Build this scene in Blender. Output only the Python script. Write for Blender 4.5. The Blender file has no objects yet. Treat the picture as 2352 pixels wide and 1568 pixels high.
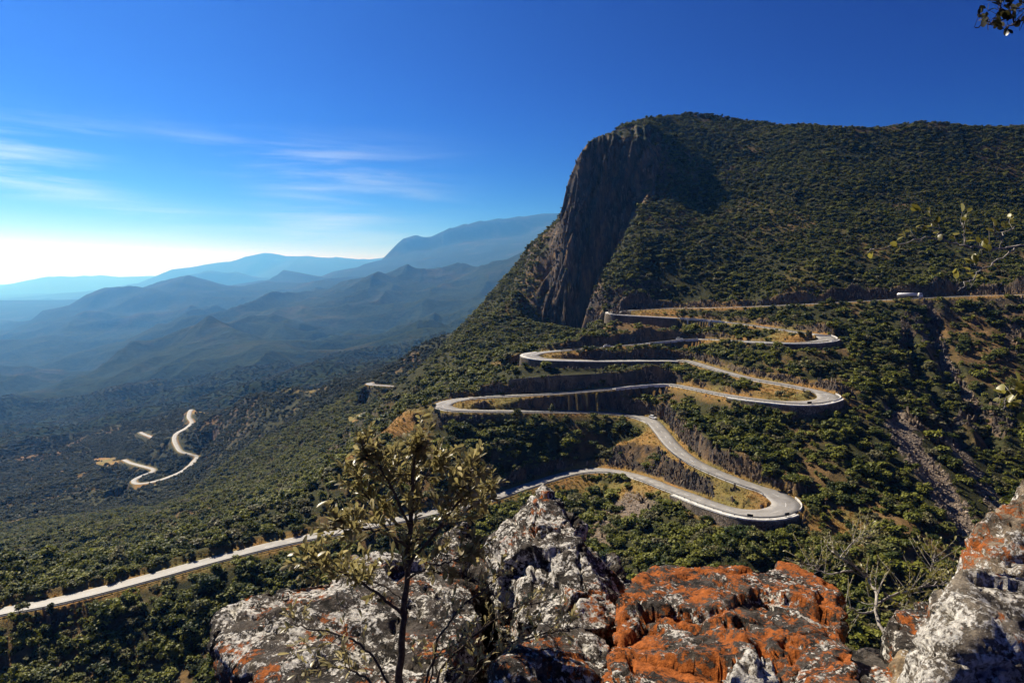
import bpy, bmesh, math, random
import numpy as np
from mathutils import Vector, Matrix
from mathutils.geometry import delaunay_2d_cdt

random.seed(7); RNG = np.random.default_rng(11)
SC = bpy.context.scene
COL = SC.collection
# ------------------------------------------------------------------ camera
FPX, CX, HY = 1568.0, 1176.0, 640.0          # photograph measured at 2352 px wide
cam = bpy.data.cameras.new('camera'); camo = bpy.data.objects.new('camera', cam); COL.objects.link(camo)
cam.sensor_width = 36.0; cam.lens = 24.0; cam.shift_y = -(784.0-HY)/2352.0
cam.clip_start = 0.1; cam.clip_end = 200000.0
camo.location = (0, 0, 0); camo.rotation_euler = (math.radians(90), 0, 0)
SC.camera = camo
# ------------------------------------------------------------------ sky and sun
SUN_AZ, SUN_EL = math.radians(-46.0), math.radians(43.0)     # azimuth from +Y, negative = left
SKY_GAIN, CLOUD_OFF = 5.5, (3.3, 0.7, 2.9)
w = bpy.data.worlds.new('World'); SC.world = w; w.use_nodes = True
nt = w.node_tree; nt.nodes.clear()
def wn(t, **k):
    n = nt.nodes.new(t)
    for a, b in k.items(): setattr(n, a, b)
    return n
sky = wn('ShaderNodeTexSky', sky_type='NISHITA', sun_disc=False, sun_elevation=SUN_EL, sun_rotation=SUN_AZ,
         altitude=1800.0, air_density=1.0, dust_density=0.6, ozone_density=3.0)
bg = wn('ShaderNodeBackground'); bg.inputs['Strength'].default_value = 0.10
out = wn('ShaderNodeOutputWorld')
def wl(v, sock):
    if isinstance(v, (int, float, tuple)): sock.default_value = v
    else: nt.links.new(v, sock)
def wm(op, a, b=0.0, c=0.0):
    n = wn('ShaderNodeMath', operation=op)
    for i, v in enumerate((a, b, c)): wl(v, n.inputs[i])
    return n.outputs[0]
# deep clean-air blue: each channel falls off on its own curve above the horizon
sp = wn('ShaderNodeSeparateColor'); nt.links.new(sky.outputs[0], sp.inputs[0]); cb = wn('ShaderNodeCombineColor')
for i, (ref, g, lev) in enumerate(((4.4, 4.2, .085), (5.5, 2.9, .175), (8.8, 1.7, .86))):
    nt.links.new(wm('MINIMUM', wm('MULTIPLY', wm('POWER', wm('DIVIDE', sp.outputs[i], ref), g), lev*SKY_GAIN), 1.0*SKY_GAIN), cb.inputs[i])
# thin cirrus streaks low over the horizon
tc = wn('ShaderNodeTexCoord'); sx = wn('ShaderNodeSeparateXYZ'); nt.links.new(tc.outputs['Generated'], sx.inputs[0])
def wnoise(sc, loc, detail, rough, dist=0.0):
    mp = wn('ShaderNodeMapping'); mp.inputs['Scale'].default_value = sc; mp.inputs['Location'].default_value = loc; mp.inputs['Rotation'].default_value = (0, math.radians(7), 0); nt.links.new(tc.outputs['Generated'], mp.inputs['Vector'])
    n = wn('ShaderNodeTexNoise'); n.inputs['Scale'].default_value = 1.0; n.inputs['Detail'].default_value = detail; n.inputs['Roughness'].default_value = rough; n.inputs['Distortion'].default_value = dist
    nt.links.new(mp.outputs[0], n.inputs['Vector']); return n.outputs['Fac']
def wramp(f, a, b):
    n = wn('ShaderNodeMapRange'); n.interpolation_type = 'SMOOTHSTEP'; n.inputs['From Min'].default_value = a; n.inputs['From Max'].default_value = b; nt.links.new(f, n.inputs['Value']); return n.outputs[0]
streak = wramp(wnoise((2.6, 2.6, 30.), CLOUD_OFF, 6, .62, .35), .42, .72); cover = wramp(wnoise((1.9, 1.9, 5.), (CLOUD_OFF[1], CLOUD_OFF[0], 2.0), 2, .5), .38, .58)
elev = wm('MULTIPLY', wramp(sx.outputs['Z'], .01, .07), wm('SUBTRACT', 1.0, wramp(sx.outputs['Z'], .12, .22)))
side = wramp(wm('MULTIPLY', sx.outputs['X'], -1.0), -.02, .38)
cl = wm('MULTIPLY', wm('MULTIPLY', streak, cover), wm('MULTIPLY', wm('MULTIPLY', elev, side), .85))
cm = wn('ShaderNodeMix', data_type='RGBA'); nt.links.new(cl, cm.inputs[0]); nt.links.new(cb.outputs[0], cm.inputs[6]); cm.inputs[7].default_value = (.88*SKY_GAIN, .95*SKY_GAIN, 1.0*SKY_GAIN, 1)
nt.links.new(cm.outputs[2], bg.inputs['Color']); nt.links.new(bg.outputs[0], out.inputs['Surface'])
sl = bpy.data.lights.new('sun', 'SUN'); sl.energy = 5.0; sl.angle = math.radians(0.5); sl.color = (1.0, 0.93, 0.82)
so = bpy.data.objects.new('sun', sl); COL.objects.link(so)
so.rotation_euler = Vector((math.sin(SUN_AZ)*math.cos(SUN_EL), math.cos(SUN_AZ)*math.cos(SUN_EL), math.sin(SUN_EL))).to_track_quat('Z', 'Y').to_euler()
vs = SC.view_settings; vs.view_transform = 'Standard'; vs.look = 'None'; vs.exposure = 0.8; vs.gamma = 1.0; vs.use_curve_mapping = False
SC.cycles.use_denoising = True
SC.cycles.max_bounces = 5; SC.cycles.diffuse_bounces = 2; SC.cycles.glossy_bounces = 2; SC.cycles.transmission_bounces = 3
SC.cycles.volume_bounces = 0; SC.cycles.transparent_max_bounces = 8

# ------------------------------------------------------------------ helpers
def W(px, py, Y): return ((px-CX)/FPX*Y, Y, -(py-HY)/FPX*Y)
def hash2(ix, iy, seed):
    h = (ix.astype(np.int64)*374761393 + iy.astype(np.int64)*668265263 + seed*1442695041) & 0xffffffff
    h = ((h ^ (h >> 13))*1274126177) & 0xffffffff
    return ((h ^ (h >> 16)) & 0xffff)/65535.0
def vnoise(x, y, seed=0):                      # value noise 2D in -1..1
    x0 = np.floor(x); y0 = np.floor(y); fx = x-x0; fy = y-y0
    fx = fx*fx*fx*(fx*(fx*6-15)+10); fy = fy*fy*fy*(fy*(fy*6-15)+10)
    a = hash2(x0, y0, seed); b = hash2(x0+1, y0, seed); c = hash2(x0, y0+1, seed); d = hash2(x0+1, y0+1, seed)
    return ((a*(1-fx)+b*fx)*(1-fy)+(c*(1-fx)+d*fx)*fy)*2-1
def hash3(ix, iy, iz, seed):
    return hash2(ix + iz.astype(np.int64)*7919, iy - iz.astype(np.int64)*104729, seed)
def vnoise3(x, y, z, seed=0):
    z0 = np.floor(z); fz = z-z0; fz = fz*fz*(3-2*fz)
    def sl_(zz):
        x0 = np.floor(x); y0 = np.floor(y); fx = x-x0; fy = y-y0
        fx = fx*fx*(3-2*fx); fy = fy*fy*(3-2*fy)
        return ((hash3(x0, y0, zz, seed)*(1-fx)+hash3(x0+1, y0, zz, seed)*fx)*(1-fy)
                + (hash3(x0, y0+1, zz, seed)*(1-fx)+hash3(x0+1, y0+1, zz, seed)*fx)*fy)
    return (sl_(z0)*(1-fz)+sl_(z0+1)*fz)*2-1
def fbm3(p, sc, octv, seed, ridged=False):
    s = np.zeros(len(p)); amp = 1.0; tot = 0
    for o in range(octv):
        q = p*sc*(2.03**o)+17.3*o
        n = vnoise3(q[:, 0], q[:, 1], q[:, 2], seed+o)
        if ridged: n = 1-2*np.abs(n)
        s += amp*n; tot += amp; amp *= 0.5
    return s/tot
def sstep(a, b, x):
    t = np.clip((x-a)/(b-a), 0, 1); return t*t*(3-2*t)
def mesh_np(name, co, faces, mats=(), smooth=True):
    me = bpy.data.meshes.new(name)
    co = np.asarray(co, dtype=np.float32); f = np.asarray(faces, dtype=np.int32); k = f.shape[1]
    me.vertices.add(len(co)); me.vertices.foreach_set('co', co.ravel())
    me.loops.add(f.size); me.loops.foreach_set('vertex_index', f.ravel())
    me.polygons.add(len(f)); me.polygons.foreach_set('loop_start', np.arange(0, f.size, k, dtype=np.int32))
    if smooth: me.polygons.foreach_set('use_smooth', np.ones(len(f), dtype=bool))
    me.update(calc_edges=True)
    for m in mats: me.materials.append(m)
    return me
def add(name, me, parent=None, **props):
    o = bpy.data.objects.new(name, me); COL.objects.link(o)
    if parent is not None: o.parent = parent
    for k, v in props.items(): o[k] = v
    return o
def vattr(me, name, arr):
    a = me.attributes.new(name, 'FLOAT', 'POINT'); a.data.foreach_set('value', np.asarray(arr, dtype=np.float32).ravel())

class NT:                                      # small node-tree writer
    def __init__(s, name):
        s.m = bpy.data.materials.new(name); s.m.use_nodes = True; s.t = s.m.node_tree; s.t.nodes.clear()
        s.out = s.t.nodes.new('ShaderNodeOutputMaterial')
    def n(s, typ, ins=None, **k):
        nd = s.t.nodes.new(typ)
        for a, b in k.items(): setattr(nd, a, b)
        for i, v in (ins or {}).items(): s.set(nd.inputs[i], v)
        return nd
    def set(s, sock, v):
        if isinstance(v, bpy.types.NodeSocket): s.t.links.new(v, sock)
        elif isinstance(v, bpy.types.Node): s.t.links.new(v.outputs[0], sock)
        else: sock.default_value = v
    def pos(s): return s.n('ShaderNodeNewGeometry').outputs['Position']
    def noise(s, vec, scale, detail=4, rough=.55, dist=0):
        return s.n('ShaderNodeTexNoise', {'Vector': vec, 'Scale': scale, 'Detail': detail, 'Roughness': rough, 'Distortion': dist}).outputs['Fac']
    def ramp(s, fac, pts):
        r = s.n('ShaderNodeValToRGB', {'Fac': fac}); e = r.color_ramp.elements
        while len(e) < len(pts): e.new(0.5)
        for i, (p, c) in enumerate(pts):
            e[i].position = p; e[i].color = (c, c, c, 1) if not hasattr(c, '__len__') else (*c, 1)
        return r.outputs[0]
    def mix(s, fac, a, b):
        n = s.n('ShaderNodeMix', data_type='RGBA'); s.set(n.inputs[0], fac)
        for i, v in ((6, a), (7, b)):
            s.set(n.inputs[i], (*v, 1) if isinstance(v, tuple) and len(v) == 3 else v)
        return n.outputs[2]
    def math(s, op, a, b=0.0, c=0.0, clamp=False):
        n = s.n('ShaderNodeMath', operation=op, use_clamp=clamp); s.set(n.inputs[0], a); s.set(n.inputs[1], b); s.set(n.inputs[2], c); return n.outputs[0]
    def attr(s, name): return s.n('ShaderNodeAttribute', attribute_name=name).outputs['Fac']
    def scale(s, vec, v): return s.n('ShaderNodeMapping', {'Vector': vec, 'Scale': v}).outputs[0]
    def bump(s, h, dist, strength=1.0): return s.n('ShaderNodeBump', {'Height': h, 'Distance': dist, 'Strength': strength}).outputs[0]
    def bsdf(s, col, rough=.9, normal=None, **ins):
        b = s.n('ShaderNodeBsdfPrincipled'); s.set(b.inputs['Base Color'], (*col, 1) if isinstance(col, tuple) else col); s.set(b.inputs['Roughness'], rough)
        b.inputs['Specular IOR Level'].default_value = ins.pop('spec', 0.3)
        for k, v in ins.items(): s.set(b.inputs[k], v)
        if normal is not None: s.t.links.new(normal, b.inputs['Normal'])
        s.t.links.new(b.outputs[0], s.out.inputs['Surface']); return s.m
# ------------------------------------------------------------------ road alignments (image point + distance -> place)
ROAD = [(2500,671,396.5),(2352,676.5,411.7),(2230,679.5,427.2),(2110,685,435.9),(2000,690.5,441.1),(1890,696.5,444.5),(1767,702.5,451.1),(1677,705.5,461.0),(1560,707.9,479.4),(1518,708.6,483.8),(1466,711,484.5),(1424,715,479.2),(1408,718.3,475.4),(1426,722.2,470.6),(1476,725.5,463.3),(1539,729.2,457.0),(1613,734,449.0),(1690,741.7,434.6),(1760,751.5,416.1),(1844,764,393.9),(1885,769.5,383.5),(1901,778,374.8),(1875,784.8,368.0),(1823,787.1,369.1),(1740,784.6,386.6),(1656,780.2,412.6),(1614,778.5,422.6),(1570,780.2,426.2),(1518,784.8,424.2),(1435,792.3,418.9),(1372,798,415.0),(1310,803.2,411.6),(1257,807.8,407.3),(1218,815.7,397.7),(1243,823.6,389.4),(1289,826.1,386.5),(1372,827.8,389.4),(1476,827.2,399.4),(1560,827.6,403.4),(1580,829.6,399.9),(1625,842.2,382.5),(1677,857.5,362.7),(1740,872.5,344.8),(1802,883.4,332.5),(1865,896,319.4),(1894,904,310.9),(1904,912.5,304.3),(1875,923,296.3),(1823,925,295.5),(1740,917.7,305.6),(1656,905.2,324.4),(1594,892.7,344.2),(1552,884.8,356.5),(1518,882.2,361.4),(1455,886.5,360.2),(1372,895.2,355.0),(1289,902.1,351.9),(1213,906.8,351.1),(1109,912.3,351.4),(1046,919,347.3),(1015,930.4,338.2),(1036,939.8,331.7),(1077,943.2,330.0),(1150,944.2,333.3),(1255,945,339.4),(1310,945.4,342.8),(1372,947.2,345.3),(1424,950.9,345.1),(1466,957.6,341.3),(1495,967,334.7),(1517.5,989,319.1),(1538,1015,302.2),(1565,1041.5,286.8),(1604,1066.5,273.8),(1677,1098.5,259.0),(1729,1117.3,251.5),(1771,1131,246.6),(1796,1145,241.7),(1807,1160,236.6),(1792,1172.5,232.9),(1750,1180,231.5),(1698,1175.6,235.3),(1635,1157.9,246.0),(1583,1138.1,258.8),(1531,1119.5,272.3),(1472,1097,290.2),(1406,1082,304.7),(1361,1079.8,309.4),(1317,1085.3,308.8),(1264,1099.5,303.1),(1184,1125.5,292.0),(1113,1149,282.9),(980,1180,272.3),(860,1205,265.0),(735,1229,258.7),(633,1250,253.3),(492,1285.3,243.4),(351,1324,233.2),(211,1360.9,224.2),(105,1385.5,218.9),(0,1405,215.3),(-150,1440,208.1),(-300,1475,201.2) ]
ROAD_B2 = [(915,962,598),(900,962.5,598),(858,964.4,596),(838,960.5,602),(834,955,612),(841,949,622),(862,943,630)]
ROAD_B1 = [(935,888,742),(920,887.5,745),(890,885.6,748),(858,883.5,752),(848,881,760),(860,878.5,772)]
ROAD_C = [(440,940,1280),(436,946,1250),(434,958,1215),(441,970.7,1185),(427,983,1160),(408,993.6,1140),(400.7,1006,1115),(406,1023.4,1085),(418,1037.5,1062),(439,1042.8,1058),(453,1048,1055),(444.7,1060,1035),(422,1079.7,1000),(386.6,1095.5,975),(351.5,1106,960),(316.4,1110.3,960),(307.6,1102.5,978),(327,1092,1003),(351.5,1082,1030),(351.5,1077,1042),(323,1069,1064),(299,1062,1085),(285,1055,1105)]
ROAD_D = [(352,1005,1262),(346,1002.3,1270),(332,997,1290),(322,992,1312)]
def spline(ctrl, step=1.0, smooth=6):
    P = np.array([W(*c) for c in ctrl]); out = []
    Q = np.vstack([2*P[0]-P[1], P, 2*P[-1]-P[-2]])
    for i in range(1, len(Q)-2):
        p0, p1, p2, p3 = Q[i-1:i+3]
        t0 = 0.; t1 = t0+np.linalg.norm(p1-p0)**.5; t2 = t1+np.linalg.norm(p2-p1)**.5; t3 = t2+np.linalg.norm(p3-p2)**.5
        n = max(2, int(np.linalg.norm(p2-p1)/step*2)); t = np.linspace(t1, t2, n, endpoint=False)[:, None]
        A1 = (t1-t)/(t1-t0)*p0+(t-t0)/(t1-t0)*p1; A2 = (t2-t)/(t2-t1)*p1+(t-t1)/(t2-t1)*p2; A3 = (t3-t)/(t3-t2)*p2+(t-t2)/(t3-t2)*p3
        B1 = (t2-t)/(t2-t0)*A1+(t-t0)/(t2-t0)*A2; B2 = (t3-t)/(t3-t1)*A2+(t-t1)/(t3-t1)*A3
        out.append((t2-t)/(t2-t1)*B1+(t-t1)/(t2-t1)*B2)
    out = np.vstack(out+[P[-1:]])
    def resample(o):
        s = np.concatenate([[0], np.cumsum(np.linalg.norm(np.diff(o, axis=0), axis=1))]); m = int(s[-1]/step)
        u = np.linspace(0, s[-1], m+1); return np.stack([np.interp(u, s, o[:, j]) for j in range(3)], 1)
    out = resample(out)
    for _ in range(smooth): out[1:-1] = .25*out[:-2]+.5*out[1:-1]+.25*out[2:]
    return resample(out)
class Path: pass
def make_path(ctrl, hw, step=1.0, bend=0.0, smooth=6):
    p = Path(); p.P = spline(ctrl, step, smooth); n = len(p.P)
    T = np.gradient(p.P[:, :2], axis=0); T /= np.linalg.norm(T, axis=1)[:, None]
    for _ in range(3): T[1:-1] = (T[:-2]+T[1:-1]+T[2:]); T /= np.linalg.norm(T, axis=1)[:, None]
    p.T = T; p.N = np.stack([-T[:, 1], T[:, 0]], 1)                       # N points to the left of travel
    ang = np.unwrap(np.arctan2(T[:, 1], T[:, 0])); kap = np.gradient(ang)/step
    for _ in range(12): kap[1:-1] = (kap[:-2]+kap[1:-1]+kap[2:])/3
    p.kap = kap; p.hw = hw+bend*sstep(.025, .09, np.abs(kap)); p.n = n; return p
MAIN = make_path(ROAD, 3.6, bend=1.15)
PB2 = make_path(ROAD_B2, 4.0); PB1 = make_path(ROAD_B1, 4.0); PC = make_path(ROAD_C, 3.7, step=2.0, smooth=3); PD = make_path(ROAD_D, 3.7, step=2.0, smooth=3)
PATHS = [MAIN, PB2, PB1, PC, PD]
# station index on MAIN of a control point
_cw = np.array([W(*c) for c in ROAD])
def station(i): return int(np.argmin(((MAIN.P-_cw[i])**2).sum(1)))

# ------------------------------------------------------------------ terrain breaklines: (px, py, distance)
LINES = [
 # ravine in front of the viewpoint
 [(-300,1700,185),(0,1568,196),(300,1560,200),(470,1480,207)],
 [(-200,1500,212),(100,1450,213),(330,1410,216),(480,1370,226),(620,1320,238),(760,1300,246),(900,1270,252),(1050,1225,262)],
 [(1180,1190,272),(1290,1150,288),(1350,1130,294)],
 [(1150,1260,250),(1300,1220,266),(1400,1180,271),(1460,1160,268)],
 [(1300,1320,225),(1400,1300,226),(1500,1300,214),(1600,1290,206),(1700,1270,206)],
 [(1500,1200,247),(1560,1215,238),(1640,1230,228)],
 [(1720,1222,222),(1780,1215,222),(1880,1200,229),(2000,1205,227)],
 [(1750,1260,209),(1900,1262,212),(2050,1290,198)],
 # slope between the third and the lowest right-hand hairpin
 [(1560,975,325),(1600,960,318),(1700,958,300),(1800,965,288),(1900,960,288),(1990,950,297)],
 [(1600,1030,288),(1680,1040,277),(1780,1055,264),(1880,1070,257),(1960,1080,252)],
 [(1860,1130,246),(1930,1145,240),(2020,1150,236),(2090,1220,216)],
 # gullies and ravine on the right
 [(2060,970,292),(2100,1040,270),(2150,1110,250),(2190,1180,235),(2225,1250,222),(2240,1330,200)],
 [(2130,700,434),(2145,760,404),(2170,830,378),(2200,880,360),(2235,930,343),(2270,1010,312),(2300,1090,285),(2330,1180,255),(2350,1260,230)],
 [(2060,760,398),(2080,850,360),(2120,930,325),(2160,1000,298),(2210,1090,268),(2260,1170,246)],
 [(2200,740,415),(2230,820,385),(2290,880,360),(2340,950,332),(2400,1050,300),(2500,1200,260)],
 [(2300,740,405),(2352,800,388),(2450,900,360)],[(2352,700,408),(2500,720,394)],
 [(1960,720,420),(2000,760,396),(1990,830,352),(2000,900,318)],
 [(1960,790,372),(1970,860,335)],
 # cut face over the top road: toe just behind the road, top a few metres farther
 [(1392,655,505),(1440,636,506),(1490,640,506),(1540,652,502),(1600,672,492),(1660,688,480),(1720,684,472),(1780,668,466),(1850,655,461),(1950,652,458),(2060,650,455),(2150,636,452),(2250,648,444),(2352,655,432),(2500,655,418)],
 # rocky spur left of the topmost left-hand bend and foot of the big cliff
 [(1388,690,500),(1380,730,485),(1350,760,470),(1310,785,452)],
 [(1372,650,520),(1352,690,512),(1335,735,500),(1315,765,492)],
 [(1205,690,625),(1230,735,612),(1255,762,606),(1290,776,603),(1325,774,602),(1352,766,602),(1385,720,604),(1405,660,606)],
 [(1180,700,575),(1210,760,530),(1235,790,490),(1260,798,450)],
 [(1330,785,480),(1345,775,540)],
 # cliff top (rim) and mesa crest
 [(1278,600,632),(1284,520,634),(1292,460,636),(1304,405,639),(1330,345,644),(1362,308,650),(1410,292,658),(1460,284,672),(1500,280,690)],
 [(1272,640,642),(1281,600,645),(1292,545,648),(1317,480,654),(1348,430,662),(1395,400,690)],
 [(1362,340,640),(1400,322,641),(1440,312,642),(1474,312,643)],
 [(1300,640,612),(1340,560,616),(1380,470,621),(1440,380,632),(1468,420,628),(1452,480,622),(1440,520,618)],
 [(1492,330,648),(1520,300,688),(1540,330,672),(1515,390,636),(1490,440,606),(1470,480,585),(1445,530,565),(1428,560,552),(1405,600,537),(1390,640,517)],
 [(1362,306,690),(1410,285,705),(1480,268,725),(1530,258,755),(1580,257,775),(1650,264,775),(1700,271,765),(1780,286,740),(1850,297,700),(1950,297,690),(2050,292,685),(2150,291,680),(2250,292,680),(2352,296,678),(2600,305,660)],
 [(1570,330,695),(1650,345,695),(1760,370,670),(1900,385,640),(2100,385,630),(2352,385,620)],
 [(1525,420,628),(1600,450,620),(1750,460,608),(1900,470,585),(2100,470,575),(2352,470,570)],
 [(1455,540,548),(1560,560,540),(1700,560,535),(1900,560,520),(2100,560,512),(2352,565,500)],
 # left flank of the mountain down to the left-hand bends
 [(1198,662,640),(1212,610,690),(1240,545,705),(1270,517,710),(1284,512,715)],
 [(1195,668,600),(1150,708,570),(1100,745,545),(1050,785,520),(1000,822,498),(950,858,480),(915,895,470),(890,925,462)],
 [(1200,735,560),(1150,775,500),(1100,815,465),(1060,845,440),(1000,890,405),(960,915,385)],
 [(1180,800,440),(1120,850,412),(1080,885,385)],
 # terrace below the big curved wall, over the second wall
 [(1190,850,395),(1240,858,386),(1300,860,381)],
 [(1080,900,362),(1120,880,362),(1180,868,362),(1250,862,360),(1320,858,362),(1400,852,366),(1470,850,370),(1530,856,366)],
 [(1540,862,352+10),(1600,868,356),(1640,880,345),(1700,893,322)],
 # terrace below the topmost left bend
 [(1395,765,440),(1450,768,440),(1510,768,440),(1570,765,440)],
 # reddish spur going left from the lowest left bend
 [(985,940,338),(945,945,335),(905,968,327),(870,990,320),(835,1015,316),(800,1040,312),(760,1072,304),(700,1115,294),(640,1150,288),(560,1185,280),(480,1212,276),(400,1236,270),(300,1256,263),(150,1272,255),(0,1285,248),(-250,1310,238)],
 [(1000,990,322),(930,1020,310),(880,1060,300),(820,1110,288),(760,1160,275)],
 [(1080,975,322),(1150,990,322),(1250,985,326),(1330,990,329),(1400,985,332),(1440,985,331)],
 [(1050,1050,300),(1150,1060,305),(1250,1050,313),(1330,1050,320),(1390,1040,322),(1440,1030,320)],
 [(1420,1010,316),(1460,1000,312),(1490,1010,306)],
 [(1430,1050,307),(1480,1075,294),(1560,1090,281),(1640,1125,257),(1700,1145,247)],
 # hollow behind the spur and slopes beyond
 [(900,1000,420),(850,1020,440),(800,1060,430),(700,1120,420),(600,1170,400),(400,1250,380),(200,1300,370),(0,1330,360)],
 [(920,930,560),(880,935,590),(860,950,640)],
 [(900,985,560),(850,990,570),(810,985,585),(790,970,620)],
 [(810,1000,540),(740,1040,530),(600,1100,520),(450,1150,500),(300,1200,480),(100,1240,455),(-150,1290,430)],
 [(780,940,700),(700,1000,640),(620,1060,640),(500,1130,650),(350,1170,680),(150,1190,720),(-100,1230,720)],
 [(930,905,640),(900,910,680),(870,905,720)],
 [(960,850,800),(930,856,800),(900,862,795),(870,870,795),(850,878,800)],
 [(830,884,830),(780,884,880),(700,890,960),(640,898,1010),(560,922,1100),(500,938,1180),(455,944,1270),(420,950,1320)],
 [(800,900,790),(720,930,860),(640,970,900),(560,1010,940),(500,1060,960),(470,1110,900)],
 [(270,1050,1150),(235,1060,1160),(210,1085,1100)],[(300,1150,860),(200,1160,880),(100,1170,880)],
 [(380,960,1450),(330,985,1400),(300,1020,1330),(265,1035,1280)],
 [(260,1120,960),(150,1130,970),(0,1140,980),(-200,1180,950)],
 # valley floor
 [(400,930,1750),(250,950,1750),(100,980,1650),(0,1000,1600),(-200,1040,1500)],
 [(150,1060,1280),(0,1080,1200)],
 [(760,868,1500),(600,885,1600),(450,915,1700)],[(960,840,1300),(1060,820,1400),(1180,780,1500)],
 [(700,860,1950),(500,890,2000),(300,905,2050),(100,920,2050),(-200,950,2000)],
 [(300,860,2600),(100,850,2800),(0,845,2900),(-200,850,2800)],
 # hills in the blue distance
 [(140,870,2350),(246,828,2350),(328,784,2350),(395,757,2350),(448,738,2350),(490,748,2450),(525,757,2550),(590,738,2750),(645,713,2900),(700,692,3050),(755,669,3200),(820,653,3350),(902,635,3500),(984,642,3500),(1039,647,3500),(1094,631,3600),(1148,615,3600),(1208,587,3600),(1300,560,3600)],
 [(560,800,2350),(700,770,2500),(800,800,2200),(760,830,1900),(900,760,2500),(880,700,2950),(1000,720,2700),(980,790,1950),(1100,720,2600),(1150,680,2900),(1190,700,2500)],
 [(960,690,3000),(1020,760,2300),(1080,800,1800)],[(640,760,2560),(540,850,1950)],
 [(0,800,3600),(150,785,3700),(300,765,3700),(430,735,3500),(560,725,3900),(700,690,4300)],
 [(-100,800,4300),(0,773,4600),(55,751,4700),(98,719,4800),(153,710,4900),(202,683,5000),(241,669,5000),(273,667,5000),(306,675,5100),(328,664,5200),(372,650,5300),(432,641,5300),(470,647,5400),(520,654,5500),(563,656,5600),(591,643,5600),(656,650,5600),(700,658,5500),(760,662,5000)],
 [(400,690,4500),(280,720,4300),(180,745,4200)],[(640,690,4600),(560,700,4500)],
 [(610,648,6600),(651,620,6700),(684,626,6800),(738,634,6800),(766,623,6800),(820,614,6800),(842,604,6800),(870,606,6900),(897,587,6900),(922,565,6950)],
 [(930,544,7000),(952,541,7050),(984,545,7100),(1010,541,7100),(1018,530,7100),(1066,516,7200),(1116,506,7300),(1176,500,7400),(1247,491,7500),(1300,489,7500),(1400,490,7500)],
 [(920,585,6800),(945,575,6850),(1000,570,6900),(1060,555,6950),(1120,548,7050),(1200,540,7150)],
 [(760,650,5900),(880,640,5700),(960,610,6000),(1050,620,5600),(1120,590,6000),(1200,570,6200)],
 [(940,655,4800),(1040,660,4600),(1140,640,4700)],
 [(0,690,8200),(200,690,8200),(420,670,8600)],
 [(0,706,10500),(22,697,10600),(71,690,10700),(109,686,10800),(150,690,10900)],
 [(400,650,10000),(427,634,10300),(470,625,10400),(520,626,10500),(563,631,10600),(591,640,10700),(640,640,10700)],
 [(200,672,15000),(295,661,14500),(355,637,14400),(394,620,14400),(481,606,14300),(525,603,14200),(563,590,14100),(615,582,14000),(656,590,14000),(705,588,14000),(733,591,14100),(760,601,14300),(782,597,14400),(820,599,14500),(875,594,14500),(960,590,14500)],
 [(-200,660,24000),(0,658,24000),(44,648,24000),(109,636,24000),(164,637,24500),(230,631,25000),(273,636,25000),(350,634,25000),(500,636,25000)],
]
# same as (px, distance, z)
ZL = [
 [(-900,45,-72),(0,40,-72),(800,40,-68),(1500,40,-66),(2352,40,-62),(3000,40,-60)],
 [(-900,100,-108),(200,100,-112),(900,100,-114),(1500,100,-112),(2352,100,-98),(3000,100,-95)],
 [(-900,150,-122),(200,155,-124),(900,160,-126),(1300,165,-122),(1700,165,-104),(2050,165,-98),(2352,170,-104),(3000,170,-80)],
 [(900,205,-118),(1150,205,-112)],
 [(2700,300,-20),(2900,400,0),(2900,600,60),(2900,800,150)],[(2700,230,-75)],
 [(1362,900,140),(1600,900,165),(2000,900,150),(2352,900,140),(2900,1000,150)],
 [(1100,900,-60),(1180,850,-20),(1290,860,40),(1000,1000,-140)],[(1362,1600,80),(1800,1600,120),(2352,1600,120),(2900,1600,120)],
 [(1362,4000,250),(1700,5000,300),(2352,5000,300),(2900,5000,300)],[(1500,9000,600),(2352,9000,500),(2900,9000,500)],
 [(840,790,-132),(760,1000,-190),(640,1150,-225),(520,1300,-270),(420,1420,-290)],
 [(-900,250,-118),(-900,700,-280),(-900,1500,-380),(-900,3000,-420),(-900,6000,-430)],
 [(100,6000,-400),(300,6300,-350),(500,6300,-300),(-300,6300,-420)],
 [(-900,12000,-430),(0,9300,-430),(0,12500,-430),(300,9500,-420),(500,12000,-300),(700,9000,-150),(900,11000,-50)],
 [(700,8000,-150),(900,8500,50),(1100,9500,500),(1300,9500,600)],
 [(-900,18000,-440),(0,17500,-440),(300,17500,-440),(600,17000,-150),(1000,18000,0),(1500,18000,300),(2900,18000,300)],
 [(-900,30000,-450),(300,30000,-300),(1200,30000,0),(2900,30000,0)],
 [(-900,60000,-470),(300,60000,-470),(1200,60000,-470),(2900,60000,-470)],
]
# far ground lies well back: stretch the distances beyond the near valley
_fy = [1, 1300, 1600, 2000, 2350, 3600, 5000, 7000, 14000, 25000, 60000]; _fs = [1, 1300, 1850, 2900, 4400, 7200, 10000, 14000, 26000, 42000, 78000]
def farY(Y): return math.exp(float(np.interp(math.log(Y), np.log(_fy), np.log(_fs))))
LINES = [[(a, b, farY(c)) for a, b, c in ln] for ln in LINES]
ZL = [[(a, farY(b), c*farY(b)/b) for a, b, c in ln] for ln in ZL]
def px2a(px): return (px-CX)/FPX
pts = []                                                             # (a, logY, z)
for ln in LINES:
    for (p, q) in zip(ln[:-1], ln[1:]):
        n = max(1, int(math.hypot((q[0]-p[0]), (q[1]-p[1]))/8), int(abs(math.log(q[2]/p[2]))/.012))
        for i in range(n):
            t = i/n; px = p[0]+(q[0]-p[0])*t; py = p[1]+(q[1]-p[1])*t; Y = math.exp(math.log(p[2])+(math.log(q[2])-math.log(p[2]))*t)
            x, y, z = W(px, py, Y); pts.append((x/y, math.log(y), z))
    x, y, z = W(*ln[-1]); pts.append((x/y, math.log(y), z))
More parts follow.
